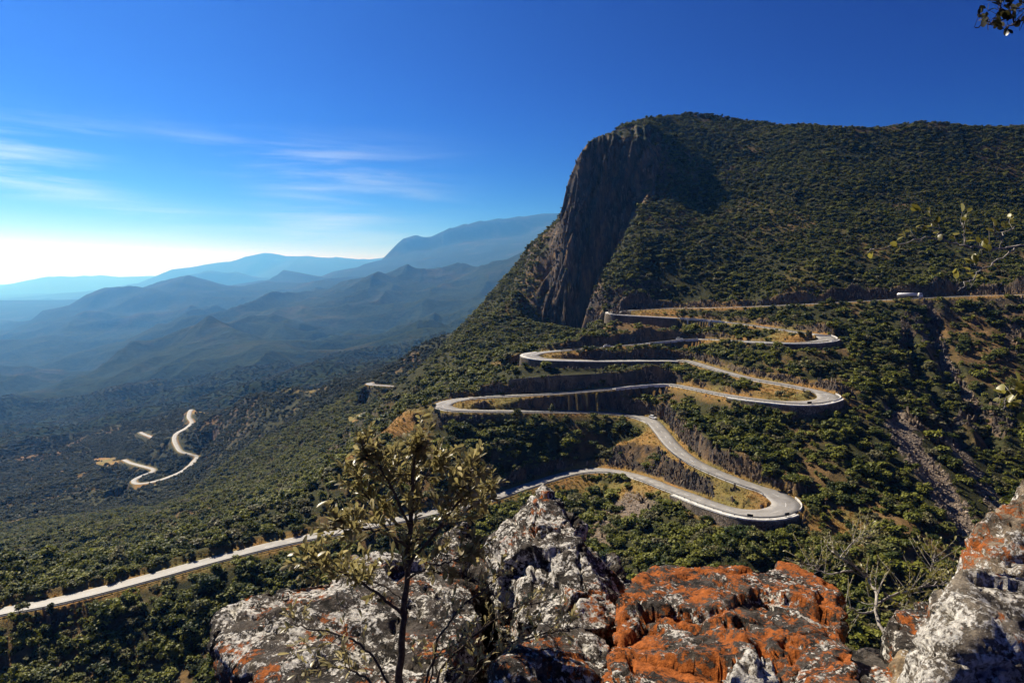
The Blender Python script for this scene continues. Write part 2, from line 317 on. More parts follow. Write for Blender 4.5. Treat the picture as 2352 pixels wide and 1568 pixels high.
for ln in ZL:
    for (p, q) in zip(ln, ln[1:]+[ln[-1]]):
        n = max(1, int(abs(q[0]-p[0])/60))
        for i in range(n):
            t = i/n; pts.append((px2a(p[0]+(q[0]-p[0])*t), math.log(p[1]+(q[1]-p[1])*t), p[2]+(q[2]-p[2])*t))
ctrl = np.array(pts)
# drop control points that fall on a road
keep = np.ones(len(ctrl), bool); cx = ctrl[:, 0]*np.exp(ctrl[:, 1]); cy = np.exp(ctrl[:, 1])
for P_ in PATHS:
    d2 = ((cx[:, None]-P_.P[None, ::2, 0])**2+(cy[:, None]-P_.P[None, ::2, 1])**2).min(1)
    keep &= d2 > (P_.hw.max()+2.2)**2
ctrl = list(map(tuple, ctrl[keep]))
for P_ in PATHS:
    st = 3 if P_ is MAIN else 2
    for i in range(0, P_.n, st):
        for s in (-1, 0, 1):
            x, y = P_.P[i, :2]+s*P_.N[i]*(P_.hw[i]+.8)
            ctrl.append((x/y, math.log(y), P_.P[i, 2]))
cv, ce, cf, co_, _, _ = delaunay_2d_cdt([Vector((c[0], c[1])) for c in ctrl], [], [], 0, 1e-5)
cvz = np.array([ctrl[o[0]][2] for o in co_]); cvx = np.array([v[:] for v in cv])
# ------------------------------------------------------------------ perspective-spaced grid
A_in = np.linspace(-.79, .79, 860)
AC = np.concatenate([np.linspace(-1.25, -.80, 30), A_in, np.linspace(.80, 1.25, 30)])
def geo(a, b, n): return np.exp(np.linspace(math.log(a), math.log(b), n, endpoint=False))
_ya = np.exp(np.linspace(math.log(42), math.log(77000), 4000))
_sp = np.interp(np.log(_ya), np.log([42, 150, 190, 480, 620, 720, 1000, 1500, 4000, 8000, 16000, 77000]), np.log([4.0, 2.2, .85, .85, 1.15, 2.0, 4.2, 8.5, 28, 55, 150, 1800]))
_ri = np.concatenate([[0], np.cumsum(np.diff(_ya)/np.exp(.5*(_sp[1:]+_sp[:-1])))])
YR = np.interp(np.arange(int(_ri[-1])), _ri, _ya)
LR = np.log(YR); NR, NC = len(YR), len(AC)
Z = np.full((NR, NC), np.nan)
for f in cf:
    p = cvx[list(f)]; z = cvz[list(f)]
    c0 = np.searchsorted(AC, p[:, 0].min()); c1 = np.searchsorted(AC, p[:, 0].max(), 'right')
    r0 = np.searchsorted(LR, p[:, 1].min()); r1 = np.searchsorted(LR, p[:, 1].max(), 'right')
    if c1 <= c0 or r1 <= r0: continue
    ga = AC[None, c0:c1]; gl = LR[r0:r1, None]
    d = (p[1, 1]-p[2, 1])*(p[0, 0]-p[2, 0])+(p[2, 0]-p[1, 0])*(p[0, 1]-p[2, 1])
    if abs(d) < 1e-12: continue
    u = ((p[1, 1]-p[2, 1])*(ga-p[2, 0])+(p[2, 0]-p[1, 0])*(gl-p[2, 1]))/d
    v = ((p[2, 1]-p[0, 1])*(ga-p[2, 0])+(p[0, 0]-p[2, 0])*(gl-p[2, 1]))/d
    wgt = 1-u-v; m = (u >= -1e-6) & (v >= -1e-6) & (wgt >= -1e-6)
    Z[r0:r1, c0:c1][m] = (u*z[0]+v*z[1]+wgt*z[2])[m]
for r in range(NR):                                                  # fill outside the hull
    b = np.isnan(Z[r])
    if b.all(): Z[r] = Z[r-1]
    elif b.any(): Z[r, b] = np.interp(AC[b], AC[~b], Z[r, ~b])
XX = AC[None, :]*YR[:, None]; YY = np.repeat(YR[:, None], NC, 1)
def blur(z, n):
    for _ in range(n):
        z = np.vstack([z[:1], .25*z[:-2]+.5*z[1:-1]+.25*z[2:], z[-1:]])
        z = np.hstack([z[:, :1], .25*z[:, :-2]+.5*z[:, 1:-1]+.25*z[:, 2:], z[:, -1:]])
    return z
# per-station cut height on the uphill side and wall height on the downhill side
def ctrl_param(P_, C):                                               # fractional control index of every station
    ii = [int(np.argmin(((P_.P-np.array(W(*c)))**2).sum(1))) for c in C]
    ii = np.maximum.accumulate(ii); return np.interp(np.arange(P_.n), ii, np.arange(len(C)))
CI = ctrl_param(MAIN, ROAD)
def prof(tab): return np.interp(CI, [t[0] for t in tab], [t[1] for t in tab])
HCUT = prof([(0,12),(3,12),(5,11),(6,8),(7,5),(8,7),(9,11),(10.5,12),(11,0),(13,2),(15,2),(16,3),(17,6.5),(20,6),(21,0),(22,1),(24,2),(25,5),(27,8),(30,8),(31,4),(32.3,0),(34,0),(35,3.5),(36,5.5),(38,7.5),(39,7),(44.5,5.5),(46,0),(48,1),(49.5,3),(51,5),(52,5),(53,9),(56,10),(58,7),(59,1),(61,1),(62,3),(63,6),(65,9),(67.5,9),(68.5,8),(70,10),(74,9),(76.5,6),(77.5,1),(80,.5),(81,2),(82.5,4),(84,6.5),(86,4),(88,5),(91,4.5),(95,2.0),(102,2.0)])
HCUT *= .8*np.clip(.9+.35*vnoise(np.arange(MAIN.n)/14., np.zeros(MAIN.n), 3)+.3*vnoise(np.arange(MAIN.n)/5., np.zeros(MAIN.n), 4), .25, 1.35)
HWALL = prof([(0,0),(11,0),(11.6,9),(15.2,9.5),(15.3,6),(16.6,4),(17,0),(20.8,0),(21,3.5),(23.5,3),(24.5,0),(25.6,0),(26,4),(27.5,5),(28.6,1),(29,0),(32.2,0),(32.6,7.5),(36,7.5),(37.6,5),(38.2,0),(45.8,0),(46.2,3.2),(49,2.5),(50,0),(52,0),(52.5,5),(54,5),(54.8,0),(78.5,0),(79,3.8),(81.5,4.2),(83,2.5),(83.6,0),(102,0)])
def zraw(x, y):
    r = np.clip(np.interp(y, YR, np.arange(NR)).astype(int), 0, NR-1); c = np.clip(np.interp(x/y, AC, np.arange(NC)).astype(int), 0, NC-1); return Z[r, c]
qa = MAIN.P[:, :2]+MAIN.N*10; qb = MAIN.P[:, :2]-MAIN.N*10
UPS = zraw(qa[:, 0], qa[:, 1])-zraw(qb[:, 0], qb[:, 1])
for _ in range(15): UPS[1:-1] = (UPS[:-2]+UPS[1:-1]+UPS[2:])/3
UPS = np.where(UPS >= 0, 1., -1.)
def span_side(i0, i1):                                               # outer side of the bend the span starts with
    k = MAIN.kap[(CI >= i0-.6) & (CI <= i0+3)]; return -np.sign(k[np.argmax(np.abs(k))])
SPANS = [(11.2, 20), (20.2, 32), (32.2, 45), (45.2, 58.8), (59, 76.4), (76.8, 102)]
for (i0, i1) in SPANS: UPS[(CI >= i0) & (CI <= i1)] = -span_side(i0, i1)
# distance to the roads
DIST = np.full((NR, NC), 1e3); RZ = np.zeros((NR, NC)); ZMAX = np.full((NR, NC), 1e6); ZMIN = np.full((NR, NC), -1e6)
ZLOW = np.full((NR, NC), -1e6); ZCAP = np.full((NR, NC), 1e6)
RIB = vnoise(XX/2.2, YY/2.2, 5)*1.0+vnoise(XX/6.5, YY/6.5, 6)*1.4
for pi, P_ in enumerate(PATHS):
    R = 26. if P_ is MAIN else 70.
    for i in range(P_.n):
        x, y, z = P_.P[i]; r0 = np.searchsorted(YR, y-R); r1 = np.searchsorted(YR, y+R)
        c0 = np.searchsorted(AC, (x-R)/y); c1 = np.searchsorted(AC, (x+R)/y)
        sl_ = np.s_[r0:r1, c0:c1]; dx = XX[sl_]-x; dy = YY[sl_]-y
        d = np.hypot(dx, dy)-P_.hw[i]
        nr = d < DIST[sl_]
        DIST[sl_][nr] = d[nr]; RZ[sl_][nr] = z
        dd = np.maximum(d-1.4, 0)
        cut = np.maximum(d-1.8-np.clip(RIB[sl_], -.2, 1.8), 0)
        ZMAX[sl_] = np.minimum(ZMAX[sl_], z+cut*(4.5 if P_ is MAIN else .9))
        if P_ is not MAIN: ZMIN[sl_] = np.maximum(ZMIN[sl_], z-dd*1.6); ZCAP[sl_] = np.minimum(ZCAP[sl_], np.where((dy < 0) & (d > 1.5) & (np.abs(dx) < 2.5), z-.42*(d-1.5), 1e6)); continue
        al = np.abs(dx*P_.T[i, 0]+dy*P_.T[i, 1]); sd = (dx*P_.N[i, 0]+dy*P_.N[i, 1])*UPS[i]
        up = (al < 2.2) & (sd > 0); dn = (al < 2.2) & (sd < 0)
        if HWALL[i] < .6: ZMIN[sl_] = np.maximum(ZMIN[sl_], np.where(dn | up, z-dd*2.0, -1e6))
        if HCUT[i] > .3:
            cd = z+HCUT[i]*sstep(1.8, 4.0, d)-np.maximum(d-5.5, 0)*.55
            ZLOW[sl_] = np.maximum(ZLOW[sl_], np.where(up & (d < 20), cd, -1e6))
        hw_ = HWALL[i]
        cap = z-.30*np.maximum(d-1.2, 0) if hw_ < .6 else z-hw_*sstep(.7, 1.15, d)-.05*np.maximum(d-1.2, 0)
        ZCAP[sl_] = np.minimum(ZCAP[sl_], np.where(dn & (d > .5) & (d < 9), cap, 1e6))
near = sstep(2.0, 9.0, np.minimum(DIST, 26))
Zb = blur(Z, 3); Zc = blur(Zb, 2)
far = sstep(700, 1500, YY)
Zs = Z*(1-near)+Zb*near; Zc = np.where(YY > 9000, Z, Zc); Zs = Zs*(1-far)+Zc*far
# ribs of the big cliff: look the surface up at a shifted distance
cliff = sstep(1225, 1262, AC*FPX+CX)[None, :]*(1-sstep(1492, 1550, AC*FPX+CX))[None, :]*sstep(585, 600, YY)*(1-sstep(670, 700, YY))
UU = XX-.26*Zs
shift = cliff*((1-2*np.abs(vnoise(UU/11., UU*0+3.1, 31)))*7+(1-2*np.abs(vnoise(UU/4.5, Zs/70, 32)))*3.5+vnoise(UU/26., Zs/90, 33)*8+vnoise(XX/9., Zs/14., 34)*2.5)
Ysh = YY+shift; Ri = np.interp(Ysh.ravel(), YR, np.arange(NR)).reshape(NR, NC); R0 = np.clip(Ri.astype(int), 0, NR-2); fr = Ri-R0
cc = np.broadcast_to(np.arange(NC)[None, :], (NR, NC))
Zs = np.where(cliff > .01, Zs[R0, cc]*(1-fr)+Zs[R0+1, cc]*fr, Zs)
# fractal relief with the finest scale that the grid carries at that distance
REL = np.zeros((NR, NC))
for o, wl in enumerate([5, 11, 24, 52, 115, 250, 540, 1150, 2400, 5000]):
    g = sstep(1.5, 3.5, wl/(YY*.0045))*(1-sstep(.14, .34, wl/YY))
    n = vnoise(XX/wl, YY/wl, 40+o); n2 = 1-2*np.abs(vnoise(XX/wl/.8+9, YY/wl/.8, 60+o))
    REL += g*(wl/(.12*np.maximum(YY, wl/.12)))**(.45*sstep(1200, 3000, YY))*wl*((.05 if wl < 60 else .035)*n+.085*n2*sstep(20, 300, np.full((1, 1), float(wl))))
REL *= 1-.88*sstep(8000, 12500, YY)
Zs = Zs+REL*sstep(3, 14+46*sstep(540, 620, YY), DIST)*(1-.7*cliff)
# gullies on the right-hand slope
PXb = np.broadcast_to(AC*FPX+CX, (NR, NC)); PYb = HY-Zs/YY*FPX
GUL = np.zeros((NR, NC))
for ln, wd, dp in (([(2128,690),(2145,760),(2170,830),(2200,880),(2240,935),(2275,1010)], 30, 6.), ([(2050,950),(2110,1050),(2160,1120),(2200,1180),(2240,1250)], 26, 2.5), ([(2085,770),(2120,860),(2170,940),(2215,1010)], 22, 6.), ([(1985,780),(2020,870),(2060,950)], 20, 4.)):
    for (x0, y0), (x1, y1) in zip(ln[:-1], ln[1:]):
        t = np.clip(((PXb-x0)*(x1-x0)+(PYb-y0)*(y1-y0))/((x1-x0)**2+(y1-y0)**2), 0, 1); dd = np.hypot(PXb-x0-t*(x1-x0), PYb-y0-t*(y1-y0))+vnoise(XX/12., YY/12., 70)*7
        GUL = np.maximum(GUL, dp*np.clip(1-dd/wd, 0, 1)*((YY > 195) & (YY < 440)))
Zs = Zs-GUL*sstep(4, 14, DIST)
# road benches, cuts and fills
Zs = np.maximum(Zs, ZLOW+np.clip(REL, -1, 2)*.5); Zs = np.minimum(Zs, ZCAP)
conf = ZMIN > ZMAX
Zs = np.where(DIST < 26, np.clip(Zs, np.where(conf, -1e6, ZMIN), np.where(conf, 1e6, ZMAX)), Zs)
bench = 1-sstep(.5, 1.1, DIST)
Zs = Zs*(1-bench)+(RZ-.22)*bench
ZT = Zs
def ground(x, y):
    a = x/y; r = np.interp(y, YR, np.arange(NR)); c = np.interp(a, AC, np.arange(NC))
    r0 = np.clip(np.floor(r).astype(int), 0, NR-2); c0 = np.clip(np.floor(c).astype(int), 0, NC-2); fr = r-r0; fc = c-c0
    return (ZT[r0, c0]*(1-fc)+ZT[r0, c0+1]*fc)*(1-fr)+(ZT[r0+1, c0]*(1-fc)+ZT[r0+1, c0+1]*fc)*fr
# slope (rise over run)
gy = np.gradient(ZT, axis=0)/np.gradient(YR)[:, None]; gx = np.gradient(ZT, axis=1)/(np.gradient(AC)[None, :]*YY); gy = gy-gx*AC[None, :]
SLOPE = np.hypot(gx, gy)
# visibility from the viewpoint, with head room for tree crowns
ELEV = ZT/YY; runmax = np.maximum.accumulate(ELEV, axis=0)
VIS = (ZT+4.0)/YY >= np.vstack([np.full((1, NC), -9.), runmax[:-1]])
# ------------------------------------------------------------------ terrain materials
def mat_terrain():
    m = NT('hillside_ground'); P = m.pos(); d = m.attr('road_dist'); bare = m.attr('bare')
    nz = m.n('ShaderNodeSeparateXYZ', {0: m.n('ShaderNodeNewGeometry').outputs['Normal']}).outputs['Z']
    n1 = m.noise(P, .035, 5); n2 = m.noise(P, .4, 4, .65); n3 = m.noise(P, 1.6, 3, .7)
    soil = m.mix(m.ramp(n2, [(.35, 0), (.65, 1)]), (.10, .062, .03), (.235, .135, .052))
    grass = m.mix(m.ramp(n1, [(.4, 0), (.6, 1)]), (.31, .165, .05), (.19, .155, .048))
    grass = m.mix(m.ramp(n3, [(.45, 0), (.75, .8)]), grass, (.09, .075, .03))
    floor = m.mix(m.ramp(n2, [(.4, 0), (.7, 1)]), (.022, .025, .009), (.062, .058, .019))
    rv = m.scale(P, (.9, .9, .22)); rn = m.noise(rv, .55, 8, .78, .9); rn2 = m.noise(P, .05, 4)
    rock = m.mix(m.ramp(rn, [(.38, 0), (.52, .45), (.66, 1)]), (.012, .011, .011), (.15, .115, .085))
    rock = m.mix(m.ramp(rn2, [(.46, 0), (.66, .6)]), rock, (.075, .073, .072))
    rock = m.mix(m.ramp(m.noise(rv, .16, 4, .6), [(.5, 0), (.68, .7)]), rock, (.30, .185, .09))
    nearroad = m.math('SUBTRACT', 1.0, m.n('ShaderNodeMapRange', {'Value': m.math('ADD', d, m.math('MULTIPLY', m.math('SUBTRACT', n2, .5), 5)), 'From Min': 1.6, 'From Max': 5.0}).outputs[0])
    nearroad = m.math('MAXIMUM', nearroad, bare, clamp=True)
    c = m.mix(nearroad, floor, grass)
    c = m.mix(m.math('MULTIPLY', m.ramp(m.noise(P, .012, 4, .6), [(.54, 0), (.62, .8)]), m.math('SUBTRACT', 1.0, nearroad)), c, soil)
    steep = m.n('ShaderNodeMapRange', {'Value': m.math('ADD', nz, m.math('MULTIPLY', m.math('SUBTRACT', n2, .5), .25)), 'From Min': .70, 'From Max': .56}).outputs[0]
    steep = m.math('MAXIMUM', steep, m.ramp(m.math('ADD', m.attr('rocky'), m.math('MULTIPLY', m.math('SUBTRACT', n2, .5), .6)), [(.35, 0), (.6, 1)]))
    c = m.mix(steep, c, rock)
    c = m.mix(m.math('MULTIPLY', m.attr('scree'), m.ramp(n3, [(.35, .35), (.6, 1)])), c, (.25, .195, .15))
    h = m.math('ADD', m.math('MULTIPLY', rn, steep), m.math('MULTIPLY', n3, .35))
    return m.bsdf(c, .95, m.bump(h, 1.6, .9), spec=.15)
def mat_hills():
    m = NT('wooded_hills'); P = m.pos()
    nz = m.n('ShaderNodeSeparateXYZ', {0: m.n('ShaderNodeNewGeometry').outputs['Normal']}).outputs['Z']
    n1 = m.noise(P, .035, 7, .75); n2 = m.noise(P, .002, 6, .65)
    c = m.mix(m.ramp(n1, [(.35, 0), (.65, 1)]), (.010, .018, .008), (.038, .050, .018))
    c = m.mix(m.ramp(n2, [(.55, 0), (.68, .4)]), c, (.10, .08, .04))
    c = m.mix(m.n('ShaderNodeMapRange', {'Value': nz, 'From Min': .62, 'From Max': .48}).outputs[0], c, (.13, .115, .10))
    return m.bsdf(c, 1.0, m.bump(n1, 24.0, .8), spec=.05)
M_TERR, M_HILL = mat_terrain(), mat_hills()
# ------------------------------------------------------------------ terrain meshes
BARE = np.zeros((NR, NC))
PXG = np.broadcast_to(AC*FPX+CX, (NR, NC)); PYG = HY-ZT/YY*FPX
def blob(px, py, rx, ry, y0=0, y1=1e9, pw=1.0):
    d = ((PXG-px)/rx)**2+((PYG-py)/ry)**2
    return (1-sstep(.35, 1.0, d+vnoise(PXG/9., PYG/9., 77)*.35))*((YY > y0) & (YY < y1))*pw
def band(line, wid, y0=0, y1=1e9, pw=1.0):
    r = np.zeros((NR, NC))
    for (x0, ya), (x1, yb) in zip(line[:-1], line[1:]):
        t = np.clip(((PXG-x0)*(x1-x0)+(PYG-ya)*(yb-ya))/((x1-x0)**2+(yb-ya)**2), 0, 1)
        d = np.hypot(PXG-x0-t*(x1-x0), PYG-ya-t*(yb-ya))
        r = np.maximum(r, 1-sstep(wid*.5, wid, d+vnoise(PXG/8., PYG/8., 78)*wid*.35))
    return r*((YY > y0) & (YY < y1))*pw
for b in [  # dry grass and bare earth that the photograph shows
    blob(1460,1010,75,60,280,325), blob(1640,1120,140,55,235,285), blob(1330,1118,90,22,270,310), blob(1440,1130,75,30,255,300),
    blob(1930,1205,110,38,195,240), blob(1720,1215,60,25,195,232,.7), blob(920,970,110,42,300,342), blob(820,1040,55,45,300,330,.8), blob(1100,925,95,16,325,350),
    blob(1800,900,110,22,290,340), blob(1790,772,95,14,365,400), blob(1300,815,90,9,385,412), blob(1500,717,80,8,465,485),
    blob(240,1060,40,14,1050,1250), blob(460,945,40,8,1150,1350), blob(330,1118,40,12,900,1010), blob(820,962,30,18,570,640), blob(700,895,60,9,800,1050,.6),
    blob(1850,640,60,40,440,560,.35), blob(1750,510,120,60,480,640,.3), blob(1990,555,90,50,480,640,.3), blob(1180,830,60,25,380,440,.5)]:
    BARE = np.maximum(BARE, b)
SCREE = np.maximum.reduce([blob(1455,1165,55,42,235,285), blob(1380,1210,40,60,215,285,.7), band([(2055,960),(2110,1050),(2160,1120),(2200,1180),(2235,1245)],34,190,310),
    band([(2170,830),(2200,880),(2235,930)],18,300,400), band([(2130,700),(2150,770),(2170,830)],13,370,440), band([(2180,1000),(2250,1110),(2320,1200)],20,220,330,.8), band([(2105,720),(2130,790)],10,380,430,.7)])
ROCKY = np.maximum.reduce([band([(2128,700),(2150,770),(2175,835),(2205,885),(2245,940)],16,300,440), band([(2085,960),(2150,1010),(2210,960),(2260,980)],16,240,350,.9), blob(2290,960,45,50,280,370,.8), blob(2085,760,22,45,350,430,.8), blob(2330,780,30,60,350,430,.6), blob(1690,400,60,30,600,720,.5), blob(1420,700,30,50,470,540), blob(1360,690,32,75,470,560), blob(2010,1030,22,12,240,310,.7)])
NOVEG = np.maximum.reduce([blob(1300,862,150,15,340,387,.9), blob(1480,760,110,22,428,462,.85), SCREE, BARE*.97, cliff*.9, ROCKY*.8])
jr = int(np.searchsorted(YR, 1500))
def sheet(name, r0, r1, mat, **props):
    co = np.stack([XX[r0:r1], YY[r0:r1], ZT[r0:r1]], -1).reshape(-1, 3); nr = r1-r0
    i = (np.arange(nr-1)[:, None]*NC+np.arange(NC-1)[None, :]).ravel()
    me = mesh_np(name, co, np.stack([i, i+1, i+NC+1, i+NC], 1), [mat])
    vattr(me, 'road_dist', np.clip(DIST*(1+1.2*sstep(560, 760, YY))[:], 0, 30)[r0:r1]); vattr(me, 'bare', np.maximum(BARE, SCREE*.5)[r0:r1]); vattr(me, 'rocky', np.maximum(ROCKY, SCREE*.6)[r0:r1]); vattr(me, 'scree', SCREE[r0:r1])
    return add(name, me, **props)
sheet('mountainside', 0, jr+1, M_TERR, kind='structure', label='bushy mountainside carrying the switchback road below a steep cliff')
sheet('hills', jr, NR, M_HILL, kind='structure', label='wooded hills and far mountains fading into blue haze')
# ------------------------------------------------------------------ roads
def mat_asphalt():
    m = NT('weathered_asphalt'); P = m.pos(); n = m.noise(P, .25, 5, .65); n2 = m.noise(P, 4.0, 3)
    u = m.attr('across')
    c = m.mix(m.ramp(n, [(.3, 0), (.7, 1)]), (.20, .19, .178), (.31, .295, .272))
    wear = m.math('MULTIPLY', m.math('SUBTRACT', 1.0, m.math('ABSOLUTE', m.math('SUBTRACT', m.math('ABSOLUTE', u), .5)), 0, True), .5)
    c = m.mix(m.math('MULTIPLY', m.ramp(m.noise(m.scale(P, (.3, .3, .3)), .9, 4, .7), [(.5, 0), (.7, 1)]), wear), c, (.13, .125, .12))
    return m.bsdf(c, m.ramp(n, [(.3, .52), (.7, .68)]), m.bump(n2, .02, .4), spec=.35)
M_ASPH = mat_asphalt()
def simple(name, col, rough=.7, spec=.3, **k): return NT(name).bsdf(col, rough, spec=spec, **k)
def speckled(name, a, b, scale, rough=.85, bump=.05, spec=.3):
    m = NT(name); P = m.pos(); n = m.noise(P, scale, 5, .65)
    return m.bsdf(m.mix(m.ramp(n, [(.35, 0), (.65, 1)]), a, b), rough, m.bump(n, bump, .6), spec=spec)
M_PAINT = speckled('road_paint', (.55, .54, .50), (.80, .79, .75), 2.0)
M_KERB = speckled('whitewashed_concrete', (.42, .40, .36), (.74, .72, .67), .8)
M_STEEL = speckled('dull_steel', (.10, .10, .10), (.20, .20, .20), 1.5, .55, .01)
M_WALL = speckled('stained_concrete', (.05, .048, .042), (.17, .15, .12), .12, .95, .2)
def ribbon(name, P_, mat, i0=0, i1=None, **props):
    i1 = i1 or P_.n; idx = np.arange(i0, i1); U = np.array([-1, -.995, -.5, 0, .5, .995, 1]); co = []; ac = []
    for k, u in enumerate(U):
        q = P_.P[idx].copy(); q[:, :2] += P_.N[idx]*(P_.hw[idx]*u)[:, None]
        if k in (0, 6): q[:, 2] -= .45
        co.append(q); ac.append(np.full(len(idx), u))
    co = np.stack(co, 1); K = len(U); n = len(idx)
    i = (np.arange(n-1)[:, None]*K+np.arange(K-1)[None, :]).ravel()
    me = mesh_np(name, co.reshape(-1, 3), np.stack([i, i+K, i+K+1, i+1], 1), [mat]); vattr(me, 'across', np.stack(ac, 1))
    return add(name, me, **props)
road = ribbon('road', MAIN, M_ASPH, kind='structure', label='pale asphalt mountain road winding down in hairpin bends')
ribbon('road', PB2, M_ASPH, kind='structure', label='short pale road bend beyond the reddish spur')
ribbon('road', PB1, M_ASPH, kind='structure', label='short pale stretch of road on the far crest of the spur')
ribbon('road', PC, M_ASPH, kind='structure', label='far pale road looping through the wooded valley')
ribbon('road', PD, M_ASPH, kind='structure', label='tiny far road stub at the end of the wooded spur')
def strip(P_, i0, i1, off, wid, lift):
    idx = np.arange(i0, i1+1); a = P_.P[idx].copy(); b = a.copy()
    o = off if np.ndim(off) == 0 else off[idx]
    a[:, :2] += P_.N[idx]*np.reshape(o-wid/2, (-1, 1)); b[:, :2] += P_.N[idx]*np.reshape(o+wid/2, (-1, 1)); a[:, 2] += lift; b[:, 2] += lift
    return np.stack([a, b], 1).reshape(-1, 3)
def dashes(P_, on, off):
    co = []; fc = []
    i = 0
    while i+on < P_.n-1:
        s = strip(P_, i, i+on, 0.0, .16, .012); b = sum(len(c) for c in co); co.append(s)
        for k in range(on): fc.append((b+2*k, b+2*k+2, b+2*k+3, b+2*k+1))
        i += on+off
    return np.vstack(co), fc
c_, f_ = dashes(MAIN, 3, 5)
add('centre_line', mesh_np('centre_line', c_, f_, [M_PAINT]), road)
# ------------------------------------------------------------------ vegetation
def mat_leaf(name, dark, light, alt, trans=.30, objvar=True, scale=.9, spec=.25, rough=.6, altamt=.8):
    m = NT(name); P = m.pos(); oi = m.n('ShaderNodeObjectInfo').outputs['Random']
    n = m.noise(P, scale, 3, .7)
    f = m.math('ADD', m.math('MULTIPLY', oi, .75 if objvar else 0.), m.math('MULTIPLY', n, .55 if objvar else 1.1))
    c = m.mix(m.ramp(f, [(.25, 0), (.95, 1)]), dark, light)
    c = m.mix(m.ramp(m.math('FRACT', m.math('MULTIPLY', oi, 17.3)), [(.80, 0), (.92, altamt)]), c, alt)
    b = m.n('ShaderNodeBsdfPrincipled', {'Base Color': c, 'Roughness': rough}); b.inputs['Specular IOR Level'].default_value = spec
    t = m.n('ShaderNodeBsdfTranslucent', {'Color': c}); mx = m.n('ShaderNodeMixShader', {0: trans, 1: b, 2: t})
    m.t.links.new(mx.outputs[0], m.out.inputs['Surface']); return m.m
M_SCRUB = mat_leaf('scrub_leaves', (.022, .042, .005), (.20, .205, .024), (.18, .16, .085))
M_DARKIN = simple('crown_shade_core', (.018, .02, .010), .95, .05)  # near-black filler for crowns: inner shade put into its colour
M_BARK = speckled('scrub_bark', (.035, .027, .02), (.12, .10, .08), 6.0, .95, .02)
def blobs(kind, rs):
    if kind == 'umbrella': return [((rs.uniform(-.55, .55), rs.uniform(-.55, .55), rs.uniform(.62, .9)), (rs.uniform(.38, .6), rs.uniform(.38, .6), rs.uniform(.16, .26))) for _ in range(8)]
    if kind == 'tall': return [((rs.uniform(-.35, .35), rs.uniform(-.35, .35), rs.uniform(.45, 1.5)), (rs.uniform(.35, .55),)*2+(rs.uniform(.35, .5),)) for _ in range(8)]
    return [((rs.normal(0, .42), rs.normal(0, .42), rs.uniform(.2, 1.05)), (rs.uniform(.26, .55), rs.uniform(.26, .55), rs.uniform(.2, .42))) for _ in range(9)]
def crown_mesh(name, kind, seed, nleaf=300, lsz=.16):
    rs = np.random.default_rng(seed); bl = blobs(kind, rs); co = []; fc = []
    for i in range(nleaf):
        c, r = bl[rs.integers(len(bl))]; v = rs.normal(size=3); v[2] = abs(v[2])*(1 if rs.random() < .8 else -1)*.9; v /= np.linalg.norm(v)
        p = np.array(c)+v*np.array(r)*rs.uniform(.82, 1.12)
        n = v*.55+np.array([0, 0, .55])+rs.normal(size=3)*.45; n /= np.linalg.norm(n)
        t = np.cross(n, rs.normal(size=3)); t /= np.linalg.norm(t); b = np.cross(n, t)
        s = lsz*rs.uniform(.55, 1.35); l = s*rs.uniform(.9, 1.7); k = len(co)
        co += [p-t*s*.5-b*l*.4, p+t*s*.45-b*l*.5+n*s*.2, p+t*s*.5+b*l*.45, p-t*s*.4+b*l*.5-n*s*.15]; fc += [(k, k+1, k+2, k+3)]
    bm = bmesh.new(); vs_ = [bm.verts.new(c) for c in co]
    for f in fc: bm.faces.new([vs_[i] for i in f]).material_index = 0
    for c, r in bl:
        q = bmesh.ops.create_icosphere(bm, subdivisions=1, radius=1.0, matrix=Matrix.Translation(c) @ Matrix.Diagonal((r[0]*.74, r[1]*.74, r[2]*.74, 1)))  # solid dark core added inside each blob to block light
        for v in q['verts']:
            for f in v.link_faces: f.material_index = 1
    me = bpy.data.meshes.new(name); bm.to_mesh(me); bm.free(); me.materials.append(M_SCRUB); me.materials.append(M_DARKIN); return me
def tube(bm, pts, rad, k=6):
    rings = []
    for i, p in enumerate(pts):
        p = Vector(p); t = (Vector(pts[min(i+1, len(pts)-1)])-Vector(pts[max(i-1, 0)])).normalized()
        u = t.cross(Vector((.31, .95, .11))).normalized(); v = t.cross(u)
        rings.append([bm.verts.new(p+(u*math.cos(j*2*math.pi/k)+v*math.sin(j*2*math.pi/k))*rad[i]) for j in range(k)])
    for a, b in zip(rings[:-1], rings[1:]):
        for j in range(k): bm.faces.new((a[j], a[(j+1) % k], b[(j+1) % k], b[j])).smooth = True
    bm.faces.new(rings[-1])
def trunk_mesh(name, seed, h=.7):
    rs = np.random.default_rng(seed); bm = bmesh.new(); top = Vector((rs.uniform(-.1, .1), rs.uniform(-.1, .1), h*.55))
    tube(bm, [(0, 0, -.25), (.02, .01, h*.25), top], [.085, .065, .05])
    for i in range(4):
        a = i*1.57+rs.uniform(-.5, .5); tube(bm, [top*.9, top+Vector((math.cos(a)*.2, math.sin(a)*.2, h*.22)), top+Vector((math.cos(a)*.45, math.sin(a)*.45, h*.42))], [.04, .028, .012], 5)
    me = bpy.data.meshes.new(name); bm.to_mesh(me); bm.free(); me.materials.append(M_BARK); return me
CROWNS = [crown_mesh('crown', 'round', 100+i) for i in range(6)]+[crown_mesh('crown', 'umbrella', 120+i) for i in range(3)]+[crown_mesh('crown', 'tall', 130+i) for i in range(2)]
TRUNKS = [trunk_mesh('trunk', 150+i) for i in range(3)]
M_WOODS = mat_leaf('woodland_leaves', (.012, .022, .006), (.050, .062, .016), (.07, .07, .03))
PROTO2 = bpy.data.collections.new('woodland_kinds')
